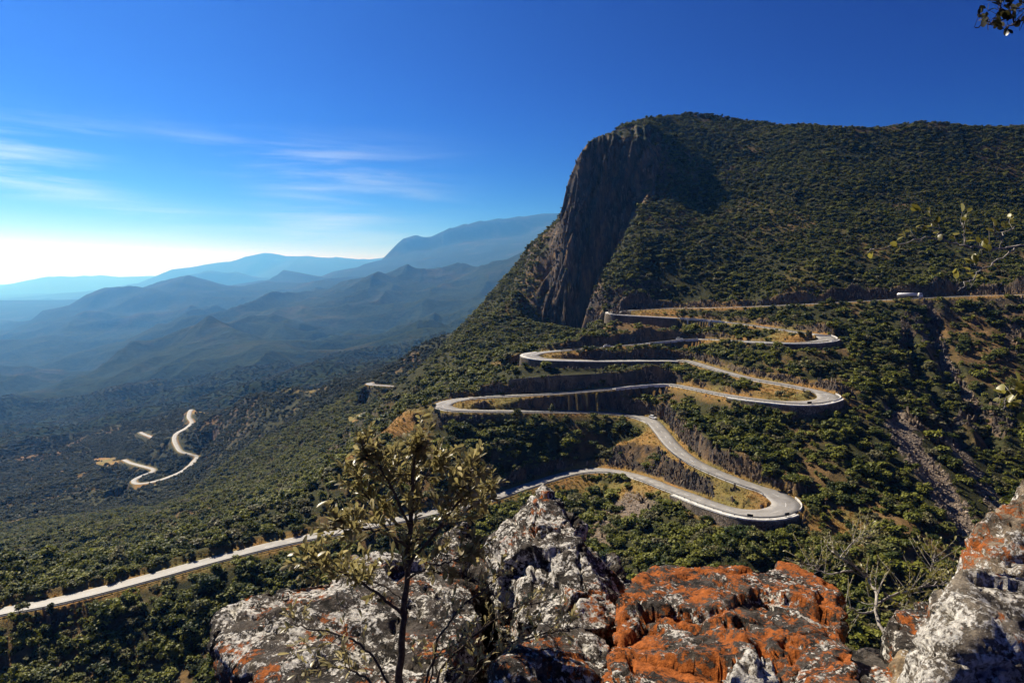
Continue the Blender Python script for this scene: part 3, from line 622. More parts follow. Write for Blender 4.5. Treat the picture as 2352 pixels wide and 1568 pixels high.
for i, m in enumerate(CROWNS):
    m = m.copy(); m.materials[0] = M_WOODS; PROTO2.objects.link(bpy.data.objects.new('woodland_kind_%02d' % i, m))
PROTO = bpy.data.collections.new('shrub_kinds')
for i, m in enumerate(CROWNS): PROTO.objects.link(bpy.data.objects.new('shrub_kind_%02d' % i, m))
def scatter(name, pos, rot, scl, pid, coll, **props):
    n = len(pos); me = bpy.data.meshes.new(name); me.vertices.add(n); me.vertices.foreach_set('co', np.asarray(pos, np.float32).ravel())
    for nm, ar in (('rot', rot), ('scl', scl)):
        a = me.attributes.new(nm, 'FLOAT_VECTOR', 'POINT'); a.data.foreach_set('vector', np.asarray(ar, np.float32).ravel())
    a = me.attributes.new('pid', 'INT', 'POINT'); a.data.foreach_set('value', np.asarray(pid, np.int32))
    o = add(name, me, **props)
    g = bpy.data.node_groups.new(name, 'GeometryNodeTree'); g.interface.new_socket('Geometry', in_out='INPUT', socket_type='NodeSocketGeometry'); g.interface.new_socket('Geometry', in_out='OUTPUT', socket_type='NodeSocketGeometry')
    N = g.nodes.new; gi = N('NodeGroupInput'); go = N('NodeGroupOutput'); ci = N('GeometryNodeCollectionInfo'); ip = N('GeometryNodeInstanceOnPoints')
    ci.inputs['Collection'].default_value = coll; ci.inputs['Separate Children'].default_value = True; ci.inputs['Reset Children'].default_value = True
    ip.inputs['Pick Instance'].default_value = True
    def na(nm, ty):
        q = N('GeometryNodeInputNamedAttribute'); q.data_type = ty; q.inputs['Name'].default_value = nm; return q.outputs['Attribute']
    L = g.links.new
    L(gi.outputs[0], ip.inputs['Points']); L(ci.outputs[0], ip.inputs['Instance']); L(na('pid', 'INT'), ip.inputs['Instance Index'])
    L(na('rot', 'FLOAT_VECTOR'), ip.inputs['Rotation']); L(na('scl', 'FLOAT_VECTOR'), ip.inputs['Scale']); L(ip.outputs[0], go.inputs[0])
    md = o.modifiers.new('scatter', 'NODES'); md.node_group = g; return o
# expected number of plants per grid cell
AREA = np.gradient(YR)[:, None]*np.gradient(AC)[None, :]*YY
def plants(y0, y1, dens, seed):
    r = np.random.default_rng(seed); m = (YY >= y0) & (YY < y1) & VIS & (np.abs(PXG-CX) < 1330)
    patch = np.clip(.85+.55*vnoise(XX/19., YY/19., 91)+.35*vnoise(XX/60., YY/60., 92), np.where(YY < 262, .62, .25), 1.5)
    lam = np.where(m, AREA*dens*np.where((YY < 262) & (PXG < 1000), 1.5, 1.0)*(1+1.3*sstep(470, 540, YY)*(YY < 760))*(1-.5*((PXG > 2050) & (PYG > 690) & (YY < 440)))*np.clip(1-NOVEG, 0, 1)*patch*sstep(1.5+6*far, 3.2+8*far, DIST)*(1-.88*sstep(1.5+1.5*(YY < 236), 2.4+2*(YY < 236), SLOPE)), 0)
    k = r.poisson(lam); rr, cc_ = np.nonzero(k); rep = k[rr, cc_]; rr = np.repeat(rr, rep); cc_ = np.repeat(cc_, rep)
    y = YR[rr]+np.gradient(YR)[rr]*(r.random(len(rr))-.5); x = (AC[cc_]+np.gradient(AC)[cc_]*(r.random(len(rr))-.5))*y
    return x, y, ground(x, y), DIST[rr, cc_]
def kinds(n, r): return r.choice(11, n, p=[.12]*6+[.06]*3+[.05]*2)
def put(x, y, z, size, r, sink=.12):
    n = len(x); rot = np.stack([r.normal(0, .08, n), r.normal(0, .08, n), r.uniform(0, 6.283, n)], 1)
    hs = size*r.uniform(.75, 1.15, n); scl = np.stack([size, size, hs], 1)
    return np.stack([x, y, z-sink*size], 1), rot, scl
rg = np.random.default_rng(5)
x, y, z, dd_ = plants(150, 760, .19, 1)
size = np.clip(rg.lognormal(math.log(1.45), .5, len(x)), .6, 4.2)*(1-.3*(1-sstep(3, 7, dd_)))*np.interp(y, [250, 450, 520, 700], [1.0, .88, .66, .66])
px = CX+x/y*FPX; py = HY-z/y*FPX; kd = kinds(len(x), rg)
# the 300 that show largest become individuals
rocks_hide = ((px > 440) & (py > 1400)) | ((px > 700) & (px < 1130) & (py > 1180)) | ((px > 1110) & (px < 1420) & (py > 1190)) | ((px > 1440) & (py > 1270) & (px < 1950)) | ((px > 2090) & (py > 1290)) | ((px > 2230) & (py > 1110))
cand = (~rocks_hide) & (px > 4) & (px < 2348) & (py < 1560) & (y < 330)
score = np.where(cand, size/y*rg.uniform(.85, 1.15, len(x)), 0); big = np.argsort(-score)[:300]; isbig = np.zeros(len(x), bool); isbig[big] = True
P3, R3, S3 = put(x, y, z, size, rg)
scatter('hillside_scrub', P3[~isbig], R3[~isbig], S3[~isbig], kd[~isbig], PROTO, kind='stuff', label='dense green scrub covering the mountainside', category='scrub')
def zone(px, py):
    if px < 800:
        w_ = 'near the left edge' if px < 230 else 'midway along it' if px < 520 else 'near the sapling'
        return ('below the low straight road, '+w_, 'bushes under the low straight road') if py > 1404-.24*px+12 else ('above the low straight road, '+w_, 'bushes above the low straight road')
    if px < 1330: return 'on the shady slope under the lowest left bend', 'bushes under the lowest left bend'
    if px < 1700 and py > 1120: return ('below the scree patch' if px < 1530 else 'below the lowest hairpin wall'), 'bushes below the lowest hairpin'
    if px < 2050 and py < 1190: return ('above the lowest hairpin' if px < 1860 else 'right of the lowest hairpin'), 'bushes between the right-hand hairpins'
    if px < 2050: return ('under the grassy knoll by the hairpin' if px < 1880 else 'right of the grassy knoll'), 'bushes near the hairpin end'
    return ('beside the scree chute' if py < 1130 else 'at the foot of the scree chute'), 'bushes in the right ravine'
q1, q2 = np.quantile(size[big], [.34, .67])
for i in big:
    zn, grp = zone(px[i], py[i]); lab = ('small ' if size[i] < q1 else 'middling ' if size[i] < q2 else 'large ')+('rounded' if kd[i] < 6 else 'flat-topped' if kd[i] < 9 else 'upright')+' green bush '+zn
    e = add('bush', None, label=lab, category='bush', group=grp); e.empty_display_size = .3
    e.location = P3[i]; e.rotation_euler = R3[i]; e.scale = S3[i]
    add('crown', CROWNS[kd[i]], e); add('trunk', TRUNKS[int(i) % 3], e)
x, y, z, dd_ = plants(760, 1500, .07, 2); size = rg.uniform(1.8, 3.4, len(x)); P3, R3, S3 = put(x, y, z, size, rg)
n1_ = len(x)
scatter('valley_woods', P3, R3, S3, kinds(n1_, rg), PROTO2, kind='stuff', label='dark woods filling the valley beyond the spur', category='woods')
x, y, z, dd_ = plants(1500, 2900, .010, 3); size = rg.uniform(2.5, 5.0, len(x)); P3, R3, S3 = put(x, y, z, size, rg, .3)
scatter('distant_woods', P3, R3, S3, kinds(len(x), rg), PROTO2, kind='stuff', label='far-off woods on the blue hills', category='woods')
print('PLANTS', len(px), n1_, len(x))

# loose stones on the scree and dry tufts on the bare ground
def stone_mesh(seed):
    rs = np.random.default_rng(seed); bm = bmesh.new(); bmesh.ops.create_icosphere(bm, subdivisions=1, radius=1.0)
    for v in bm.verts: v.co = Vector((v.co.x*rs.uniform(.7, 1.3), v.co.y*rs.uniform(.7, 1.3), v.co.z*rs.uniform(.4, .9)))
    me = bpy.data.meshes.new('stone'); bm.to_mesh(me); bm.free(); me.materials.append(M_STONE); return me
def mat_stone():
    m = NT('scree_stone'); r = m.n('ShaderNodeObjectInfo').outputs['Random']
    return m.bsdf(m.mix(r, (.09, .075, .06), (.34, .28, .22)), .95, spec=.15)
M_STONE = mat_stone()
def mat_tuft():
    m = NT('dry_tuft'); r = m.n('ShaderNodeObjectInfo').outputs['Random']; c = m.ramp(r, [(0, (.26, .13, .035)), (.4, (.36, .22, .07)), (.7, (.20, .17, .05)), (1, (.10, .11, .03))])
    b = m.n('ShaderNodeBsdfDiffuse', {'Color': c}); t = m.n('ShaderNodeBsdfTranslucent', {'Color': c}); mx = m.n('ShaderNodeMixShader', {0: .35, 1: b, 2: t}); m.t.links.new(mx.outputs[0], m.out.inputs['Surface']); return m.m
M_TUFT = mat_tuft()
def tuft_mesh(seed):
    rs = np.random.default_rng(seed); co = []; fc = []
    for i in range(26):
        a = rs.uniform(0, 6.28); r = rs.uniform(0, .7); p = np.array([math.cos(a)*r, math.sin(a)*r, -.1]); l = rs.uniform(.5, 1.1); d = np.array([math.cos(a)*.5, math.sin(a)*.5, 1.])+rs.normal(0, .25, 3); s = np.array([-math.sin(a), math.cos(a), 0])*rs.uniform(.08, .16)
        k = len(co); co += [p-s, p+s, p+d*l]; fc.append((k, k+1, k+2))
    return mesh_np('tuft', co, fc, [M_TUFT])
def small_coll(nm, meshes):
    c = bpy.data.collections.new(nm)
    for i, m in enumerate(meshes): c.objects.link(bpy.data.objects.new('%s_%02d' % (nm, i), m))
    return c
def sprinkle(mask, dens, seed):
    r = np.random.default_rng(seed); k = r.poisson(np.where((YY < 520) & VIS & (np.abs(PXG-CX) < 1250) & (DIST > .6), AREA*dens*mask, 0)); rr, cc_ = np.nonzero(k); rep = k[rr, cc_]; rr = np.repeat(rr, rep); cc_ = np.repeat(cc_, rep)
    y = YR[rr]+np.gradient(YR)[rr]*(r.random(len(rr))-.5); x = (AC[cc_]+np.gradient(AC)[cc_]*(r.random(len(rr))-.5))*y; return x, y, ground(x, y)
x, y, z = sprinkle(SCREE, 1.5, 21); size = np.clip(rg.lognormal(math.log(.26), .45, len(x)), .12, .9); P3, R3, S3 = put(x, y, z, size, rg, -.1)
scatter('scree', P3, R3, S3, rg.integers(0, 5, len(x)), small_coll('stone_kind', [stone_mesh(300+i) for i in range(5)]), kind='stuff', label='loose scree stones on the slopes', category='scree')
x, y, z = sprinkle(np.clip(np.maximum(BARE, .8*(1-sstep(1.0, 5.0, DIST)))*(SLOPE < 1.1), 0, 1), .9, 22); size = np.clip(rg.lognormal(math.log(.36), .4, len(x)), .15, .9); P3, R3, S3 = put(x, y, z, size, rg, 0)
scatter('dry_grass', P3, R3, S3, rg.integers(0, 5, len(x)), small_coll('tuft_kind', [tuft_mesh(320+i) for i in range(5)]), kind='stuff', label='dry grass along the road banks', category='grass')

# broken rock: angular blocks standing in the steep faces
def block_mesh(seed):
    rs = np.random.default_rng(seed); bm = bmesh.new()
    vs_ = [bm.verts.new((rs.uniform(-.5, .5)*1.1, rs.uniform(-.5, .5)*1.1, rs.uniform(-1.1, 1.1))) for _ in range(13)]; r = bmesh.ops.convex_hull(bm, input=vs_)
    bmesh.ops.delete(bm, geom=list({g for g in r['geom_interior']+r['geom_unused'] if isinstance(g, bmesh.types.BMVert)}), context='VERTS')
    me = bpy.data.meshes.new('block'); bm.to_mesh(me); bm.free(); me.materials.append(M_BLOCK); return me
def mat_block():
    m = NT('cut_rock'); r = m.n('ShaderNodeObjectInfo').outputs['Random']; P = m.pos(); n = m.noise(P, .9, 4, .7)
    c = m.mix(r, (.03, .026, .022), (.24, .19, .14)); c = m.mix(m.ramp(n, [(.45, 0), (.7, .8)]), c, (.26, .17, .09)); c = m.mix(m.ramp(m.noise(P, .06, 3), [(.48, 0), (.62, .85)]), c, (.06, .06, .063))
    return m.bsdf(c, .95, m.bump(n, .25, .8), spec=.15)
M_BLOCK = mat_block()
def blocks(mask, dens, smin, smax, seed, y1=760):
    r = np.random.default_rng(seed); k = r.poisson(np.where((YY < y1) & VIS & (np.abs(PXG-CX) < 1250), AREA*dens*mask, 0)); rr, cc_ = np.nonzero(k); rep = k[rr, cc_]; rr = np.repeat(rr, rep); cc_ = np.repeat(cc_, rep)
    y = YR[rr]+np.gradient(YR)[rr]*(r.random(len(rr))-.5); x = (AC[cc_]+np.gradient(AC)[cc_]*(r.random(len(rr))-.5))*y; z = ground(x, y); n = len(x)
    s = np.exp(r.uniform(math.log(smin), math.log(smax), n)); return np.stack([x, y, z], 1), np.stack([r.normal(0, .16, n), r.normal(0, .16, n), r.uniform(0, 6.28, n)], 1), np.stack([s, s, s*r.uniform(.8, 2.4, n)], 1)
steepcut = sstep(1.3, 2.0, SLOPE)*(1-sstep(14, 20, DIST))*(DIST > 1.3)
B1_ = blocks(np.clip(steepcut*np.clip(.75+.6*vnoise(XX/7., YY/7., 95), .05, 1), 0, 1), 2.6, .35, 1.0, 41); B2_ = blocks(np.clip(np.maximum(cliff*sstep(1.5, 2.5, SLOPE), 0), 0, 1), .55, .8, 2.6, 42); B2_[2][:, 2] *= 1.7; B2_[0][:, 2] -= B2_[2][:, 2]*.9; B3_ = blocks(np.clip(ROCKY*1.0, 0, 1), .35, .5, 1.7, 43); B4_ = blocks(np.clip(SCREE, 0, 1), .05, .5, 1.2, 44)
BB = [np.vstack([a, b, c, d]) for a, b, c, d in zip(B1_, B2_, B3_, B4_)]
scatter('broken_rock', BB[0], BB[1], BB[2], rg.integers(0, 8, len(BB[0])), small_coll('block_kind', [block_mesh(360+i) for i in range(8)]), kind='stuff', label='broken rock standing in the cliff and the road cuts', category='rock')

# ------------------------------------------------------------------ walls, parapets, guard rails
def mat_masonry(name, a, b, joint, bw, bh, stone=False):
    m = NT(name); P = m.pos(); u = m.attr('along'); v = m.attr('height')
    vec = m.n('ShaderNodeCombineXYZ', {0: u, 1: v, 2: 0.0}).outputs[0]
    n = m.noise(P, .12, 5, .65)
    if stone:
        vo = m.n('ShaderNodeTexVoronoi', {'Vector': vec, 'Scale': 1/bw}, feature='DISTANCE_TO_EDGE').outputs['Distance']
        f = m.ramp(vo, [(.03, 0), (.10, 1)]); cell = m.n('ShaderNodeTexVoronoi', {'Vector': vec, 'Scale': 1/bw}).outputs['Color']
        c0 = m.mix(m.n('ShaderNodeSeparateColor', {0: cell}).outputs[0], a, b)
    else:
        br = m.n('ShaderNodeTexBrick', {'Vector': vec, 'Color1': (*a, 1), 'Color2': (*b, 1), 'Mortar': (*joint, 1), 'Scale': 1.0, 'Mortar Size': .04, 'Brick Width': bw, 'Row Height': bh})
        c0 = br.outputs['Color']; f = m.math('SUBTRACT', 1.0, br.outputs['Fac'])
    c = m.mix(f, joint, c0); c = m.mix(m.ramp(n, [(.4, 0), (.65, .75)]), c, (.035, .034, .03))
    st = m.noise(m.scale(P, (1, 1, .06)), .6, 4, .7)
    c = m.mix(m.ramp(st, [(.5, 0), (.7, .6)]), c, (.03, .03, .028))
    return m.bsdf(c, .95, m.bump(f, .06, .7), spec=.15)
M_BRICKW = mat_masonry('stone_block_wall', (.17, .135, .095), (.25, .20, .14), (.06, .05, .04), .9, .42)
M_STONEW = mat_masonry('rubble_stone_wall', (.16, .12, .085), (.32, .26, .20), (.04, .034, .028), .75, .5, True)
def curtain(name, top, hgt, mat, thick=.6, nrm=None, **props):
    """wall standing under a top line; nrm = outward unit vectors, hgt per point"""
    top = np.asarray(top); n = len(top); hgt = np.broadcast_to(hgt, (n,)); K = 9; co = []; al = []; hh = []
    s = np.concatenate([[0], np.cumsum(np.linalg.norm(np.diff(top, axis=0), axis=1))])
    for k in range(K):
        t = k/(K-1); q = top.copy(); q[:, 2] -= hgt*t; q[:, :2] += nrm*(.05+.10*hgt*t)[:, None]; co.append(q); al.append(s); hh.append(-hgt*t)
    b = top.copy(); b[:, :2] -= nrm*thick; co.insert(0, b); al.insert(0, s); hh.insert(0, np.zeros(n))
    co = np.stack(co, 1); K += 1; i = (np.arange(n-1)[:, None]*K+np.arange(K-1)[None, :]).ravel()
    me = mesh_np(name, co.reshape(-1, 3), np.stack([i, i+1, i+K+1, i+K], 1), [mat], smooth=False)
    vattr(me, 'along', np.stack(al, 1)); vattr(me, 'height', np.stack(hh, 1))
    return add(name, me, **props)
def outer(i0, i1, off, lift):
    idx = np.nonzero((CI >= i0) & (CI <= i1))[0]; sg = -UPS[idx]
    q = MAIN.P[idx].copy(); q[:, :2] += MAIN.N[idx]*(sg*(MAIN.hw[idx]+off))[:, None]; q[:, 2] += lift
    return idx, q, MAIN.N[idx]*sg[:, None]
def road_wall(i0, i1, mat, label, extra=1.2):
    idx, q, nrm = outer(i0, i1, 1.5, .0)
    w_ = curtain('retaining_wall', q, HWALL[idx]+extra, mat, nrm=nrm, label=label, category='wall', group='retaining walls')
    # coping along the top
    bm = bmesh.new(); prev = None
    for p, n in zip(q[::2], nrm[::2]):
        ring = [bm.verts.new((p[0]+n[0]*a, p[1]+n[1]*a, p[2]+b)) for a, b in ((-1.42, -.3), (-1.40, .10), (.20, .13), (.20, -.35))]
        if prev:
            for j in range(4): bm.faces.new((prev[j], prev[(j+1) % 4], ring[(j+1) % 4], ring[j]))
        prev = ring
    me = bpy.data.meshes.new('coping'); bm.to_mesh(me); bm.free(); me.materials.append(M_KERB); add('coping', me, w_)
    return w_
road_wall(11.5, 15.25, M_BRICKW, 'tall stone wall under the topmost left bend')
road_wall(20.9, 24.2, M_STONEW, 'low wall under the topmost right hairpin')
road_wall(32.3, 38.0, M_BRICKW, 'long curved block wall under the middle left bend')
road_wall(46.0, 49.6, M_STONEW, 'low wall under the middle right hairpin')
road_wall(78.7, 83.4, M_STONEW, 'rubble stone wall under the lowest right hairpin')
# second wall, standing over the road below the curved wall
tl = [W(*c) for c in [(1168,871,361.5),(1210,866,361),(1250,863,360.5),(1290,861,361),(1330,859,362.5),(1370,857,364),(1405,856,366)]]
tl = np.array(tl); tt = np.linspace(0, len(tl)-1, 60); tl = np.stack([np.interp(tt, np.arange(len(tl)), tl[:, j]) for j in range(3)], 1)
tg = np.gradient(tl[:, :2], axis=0); tg /= np.linalg.norm(tg, axis=1)[:, None]; tl[:, 1] -= 2.2
w2 = curtain('retaining_wall', tl, 9.5, M_BRICKW, nrm=np.stack([tg[:, 1], -tg[:, 0]], 1), label='straight block wall behind the road, under the curved wall', category='wall', group='retaining walls')
# wall behind the middle-left road, under the topmost wall
tl = np.array([W(*c) for c in [(1385,764,438),(1440,764,438.5),(1500,762,439.5),(1560,762,439)]]); tt = np.linspace(0, 3, 50); tl = np.stack([np.interp(tt, np.arange(4), tl[:, j]) for j in range(3)], 1); tl[:, 1] -= 6
tg = np.gradient(tl[:, :2], axis=0); tg /= np.linalg.norm(tg, axis=1)[:, None]
curtain('retaining_wall', tl, 6.5, M_BRICKW, nrm=np.stack([tg[:, 1], -tg[:, 0]], 1), label='dark wall behind the road, below the topmost left bend', category='wall', group='retaining walls')
def box_bm(bm, c, s, rot=0.0, bev=0.0):
    q = bmesh.ops.create_cube(bm, size=1.0, matrix=Matrix.Translation(c) @ Matrix.Rotation(rot, 4, 'Z') @ Matrix.Diagonal((*s, 1)))
    if bev: bmesh.ops.bevel(bm, geom=list({e for v in q['verts'] for e in v.link_edges}), offset=bev, segments=2, affect='EDGES')
def bm_mesh(bm, name, mat, smooth=False):
    me = bpy.data.meshes.new(name); bm.to_mesh(me); bm.free(); me.materials.append(mat)
    if smooth: me.polygons.foreach_set('use_smooth', np.ones(len(me.polygons), bool))
    return me
# pillars carrying the road where the topmost wall ends
for k, (ci, lab) in enumerate(((15.55, 'left concrete pillar under the topmost road shelf'), (16.25, 'right concrete pillar under the topmost road shelf'))):
    i = int(np.argmin(np.abs(CI-ci))); c = MAIN.P[i].copy(); c[:2] += MAIN.N[i]*(-UPS[i])*(MAIN.hw[i]+.2)
    bm = bmesh.new(); zb = float(ground(np.array([c[0]]), np.array([c[1]-1.5]))[0])-1.5; h = max(c[2]-.4-zb, 7)
    box_bm(bm, (0, 0, h/2), (.9, .9, h), 0, .06); e = add('bridge_pillar', None, label=lab, category='pillar', group='road pillars'); e.location = (c[0], c[1]-.6, c[2]-.4-h)
    e.rotation_euler = (0, 0, math.atan2(MAIN.T[i, 1], MAIN.T[i, 0]))
    add('shaft', bm_mesh(bm, 'shaft', M_KERB), e)
    bm = bmesh.new(); box_bm(bm, (0, .4, h-.1), (1.5, 2.2, .5), 0, .05); add('pillar_cap', bm_mesh(bm, 'pillar_cap', M_KERB), e)
def parapet(i0, i1, label, h=.75):
    idx, q, nrm = outer(i0, i1, .30, 0); bm = bmesh.new(); prev = None
    for p, n in zip(q, nrm):
        ring = [bm.verts.new((p[0]+n[0]*a, p[1]+n[1]*a, p[2]+b)) for a, b in ((-.12, -.7), (-.14, h-.03), (-.10, h), (.14, h), (.18, h-.03), (.2, -.7))]
        if prev:
            for j in range(6): bm.faces.new((prev[j], prev[(j+1) % 6], ring[(j+1) % 6], ring[j]))
        else: bm.faces.new(ring)
        prev = ring
    bm.faces.new(list(reversed(prev)))
    add('parapet', bm_mesh(bm, 'parapet', M_KERB), label=label, category='parapet', group='white road parapets')
parapet(15.3, 16.75, 'white parapet on the road shelf between the two pillars')
parapet(26.1, 28.4, 'white parapet along the second level of the switchbacks')
parapet(52.1, 54.6, 'white parapet where the third level bends over the shaded face')
parapet(19.9, 21.6, 'short white parapet at the end of the topmost right hairpin', .6)
parapet(45.1, 46.6, 'short white parapet at the end of the middle right hairpin', .6)
parapet(76.9, 78.4, 'short white parapet round the end of the lowest right hairpin', .6)
def guard_rail(i0, i1, label):
    idx, q, nrm = outer(i0, i1, .38, 0)
    if len(idx) < 8: return
    bm = bmesh.new(); prev = None
    for p, n in zip(q[::2], nrm[::2]):
        ring = [bm.verts.new((p[0]+n[0]*a, p[1]+n[1]*a, p[2]+b)) for a, b in ((-.05, .42), (-.10, .50), (-.04, .58), (-.10, .66), (-.05, .76), (.02, .76), (.02, .42))]
        if prev:
            for j in range(7): bm.faces.new((prev[j], prev[(j+1) % 7], ring[(j+1) % 7], ring[j]))
        prev = ring
    e = add('guard_rail', None, label=label, category='guard rail', group='guard rails along the road')
    add('rail', bm_mesh(bm, 'rail', M_STEEL), e)
    bm = bmesh.new()
    for p, n in zip(q[::4], nrm[::4]): box_bm(bm, (p[0]+n[0]*.1, p[1]+n[1]*.1, p[2]+.2), (.14, .14, 1.1), math.atan2(n[1], n[0]))
    add('posts', bm_mesh(bm, 'posts', M_STEEL), e)
for a, b, l in [(1, 9, 'guard rail along the top road behind the bushes'), (16.8, 19.8, 'guard rail running down to the topmost right hairpin'), (21.7, 26, 'guard rail below the topmost right hairpin'), (28.5, 31.5, 'guard rail on the second level by the parked cars'),
                (38.1, 45, 'guard rail running down to the middle right hairpin'), (46.7, 52, 'guard rail below the middle right hairpin'), (54.7, 58.6, 'guard rail on the third level above the grassy strip'), (59, 69, 'guard rail round the lowest left bend'),
                (69.2, 76.3, 'guard rail on the steep stretch to the lowest hairpin'), (78.5, 85, 'guard rail on the wall of the lowest hairpin'), (85.2, 91, 'guard rail on the curve above the scree'), (91.2, 101.5, 'guard rail along the low straight road on the left')]:
    guard_rail(a, b, l)
# small black chevron boards on the outside of the hairpins
for ci, lab in ((79.3, 'dark chevron board at the lowest hairpin, right one'), (80.4, 'dark chevron board at the lowest hairpin, left one'), (47.6, 'dark chevron board at the middle right hairpin')):
    i = int(np.argmin(np.abs(CI-ci))); sg = -UPS[i]; c = MAIN.P[i].copy(); c[:2] += MAIN.N[i]*sg*(MAIN.hw[i]+.75)
    e = add('chevron_board', None, label=lab, category='road sign', group='chevron boards'); e.location = c; e.rotation_euler = (0, 0, math.atan2(MAIN.T[i, 1], MAIN.T[i, 0]))
    bm = bmesh.new(); box_bm(bm, (0, 0, 1.15), (1.9, .06, .8), 0, .01); add('board', bm_mesh(bm, 'board', simple('black_board', (.012, .012, .013), .5)), e)
    for s in (-.7, .7):
        bm = bmesh.new(); box_bm(bm, (s, .06, .3), (.08, .08, 1.9)); add('post', bm_mesh(bm, 'post', M_STEEL), e)
# ------------------------------------------------------------------ vehicles
M_GLASS = simple('dark_glass', (.02, .025, .03), .08, .5); M_TYRE = simple('tyre_rubber', (.02, .02, .02), .9); M_RIM = simple('wheel_metal', (.45, .45, .46), .35, .5, Metallic=.8)
M_LAMP = simple('lamp_glass', (.75, .75, .72), .1, .5); M_TAIL = simple('tail_lamp', (.4, .02, .015), .2, .5); M_CHAS = simple('chassis_black', (.03, .03, .03), .7)
def extr(profile, w, bev=.06):
    bm = bmesh.new(); f = bm.faces.new([bm.verts.new((x, -w/2, z)) for x, z in profile]); r = bmesh.ops.extrude_face_region(bm, geom=[f])
    bmesh.ops.translate(bm, verts=[v for v in r['geom'] if isinstance(v, bmesh.types.BMVert)], vec=(0, w, 0)); bmesh.ops.recalc_face_normals(bm, faces=bm.faces)
    if bev: bmesh.ops.bevel(bm, geom=bm.edges[:], offset=bev, segments=2, affect='EDGES')
    return bm
def wheel(e, x, y, r, w=.22):
    bm = bmesh.new(); bmesh.ops.create_cone(bm, cap_ends=True, segments=18, radius1=r, radius2=r, depth=w, matrix=Matrix.Translation((x, y, r)) @ Matrix.Rotation(math.pi/2, 4, 'X')); bmesh.ops.bevel(bm, geom=[ed for ed in bm.edges if len(ed.link_faces) == 2 and ed.calc_face_angle(0) > 1], offset=.03, segments=1, affect='EDGES')
    t = add('wheel', bm_mesh(bm, 'wheel', M_TYRE), e)
    bm = bmesh.new(); bmesh.ops.create_cone(bm, cap_ends=True, segments=14, radius1=r*.6, radius2=r*.6, depth=w+.03, matrix=Matrix.Translation((x, y, r)) @ Matrix.Rotation(math.pi/2, 4, 'X')); add('rim', bm_mesh(bm, 'rim', M_RIM), t)
def car(name, pxpy, col, label, cat, kind='hatch', flip=False, lane=1.8):
    i = int(np.argmin(np.abs(np.hypot(CX+MAIN.P[:, 0]/MAIN.P[:, 1]*FPX-pxpy[0], (HY-MAIN.P[:, 2]/MAIN.P[:, 1]*FPX-pxpy[1])*2))))
    T = MAIN.T[i]*(-1 if flip else 1); c = MAIN.P[i].copy(); nn = MAIN.N[i]*np.sign(-MAIN.N[i][1]); c[:2] += nn*lane
    e = add(name, None, label=label, category=cat); e.location = (c[0], c[1], c[2]+.01); e.rotation_euler = (0, math.atan((MAIN.P[max(i-3, 0), 2]-MAIN.P[i+3, 2])/6)*(-1 if flip else 1), math.atan2(T[1], T[0]))
    m = simple('car_paint', col, .25, .5, **{'Coat Weight': .6})
    if kind == 'pickup':
        body = [(-2.6, .45), (-2.6, 1.0), (-.6, 1.0), (-.55, 1.02), (1.0, 1.02), (2.45, .92), (2.6, .75), (2.6, .42)]; cab = [(-.6, 1.0), (-.45, 1.62), (.55, 1.64), (1.15, 1.02)]
    else:
        body = [(-2.1, .42), (-2.15, .85), (-1.95, .98), (1.0, .96), (1.95, .82), (2.12, .66), (2.12, .36)]; cab = [(-1.9, .95), (-1.55, 1.38), (-1.1, 1.48), (.2, 1.48), (1.05, .95)]
    add('body', bm_mesh(extr(body, 1.72, .07), 'body', m), e)
    ro = add('cabin', bm_mesh(extr(cab, 1.52, .05), 'cabin', M_GLASS), e)
    zt = cab[2][1]; x0, x1 = cab[1][0], cab[-2][0]
    bm = bmesh.new(); box_bm(bm, ((x0+x1)/2, 0, zt+.01), (x1-x0+.1, 1.44, .07), 0, .03); add('roof', bm_mesh(bm, 'roof', m), e)
    for sx in (-1.35, 1.32):
        for sy in (-.78, .78): wheel(e, sx, sy, .34)
    for sy in (-.6, .6):
        bm = bmesh.new(); box_bm(bm, (body[-1][0]-.03, sy, .68), (.12, .32, .14), 0, .02); add('headlight', bm_mesh(bm, 'headlight', M_LAMP), e)
        bm = bmesh.new(); box_bm(bm, (body[0][0]-.01, sy, .8), (.1, .22, .18), 0, .02); add('tail_light', bm_mesh(bm, 'tail_light', M_TAIL), e)
car('pickup_truck', (1319, 801.5), (.018, .018, .02), 'dark pickup truck near the middle left bend', 'pickup', 'pickup', True, 2.0)
car('parked_car', (1361, 797.5), (.05, .055, .06), 'dark grey car in the far lane between pickup and white car', 'car', lane=-2.0)
car('parked_car', (1391, 796), (.78, .79, .80), 'white car behind the dark pickup on the second level', 'car', flip=True, lane=1.8)
car('parked_car', (1564, 779), (.55, .62, .70), 'pale blue car below the right concrete pillar', 'car', flip=True, lane=-1.9)
car('delivery_van', (1484, 962), (.80, .82, .85), 'white van in the shade at the foot of the rocky bank', 'van', lane=-4.3)
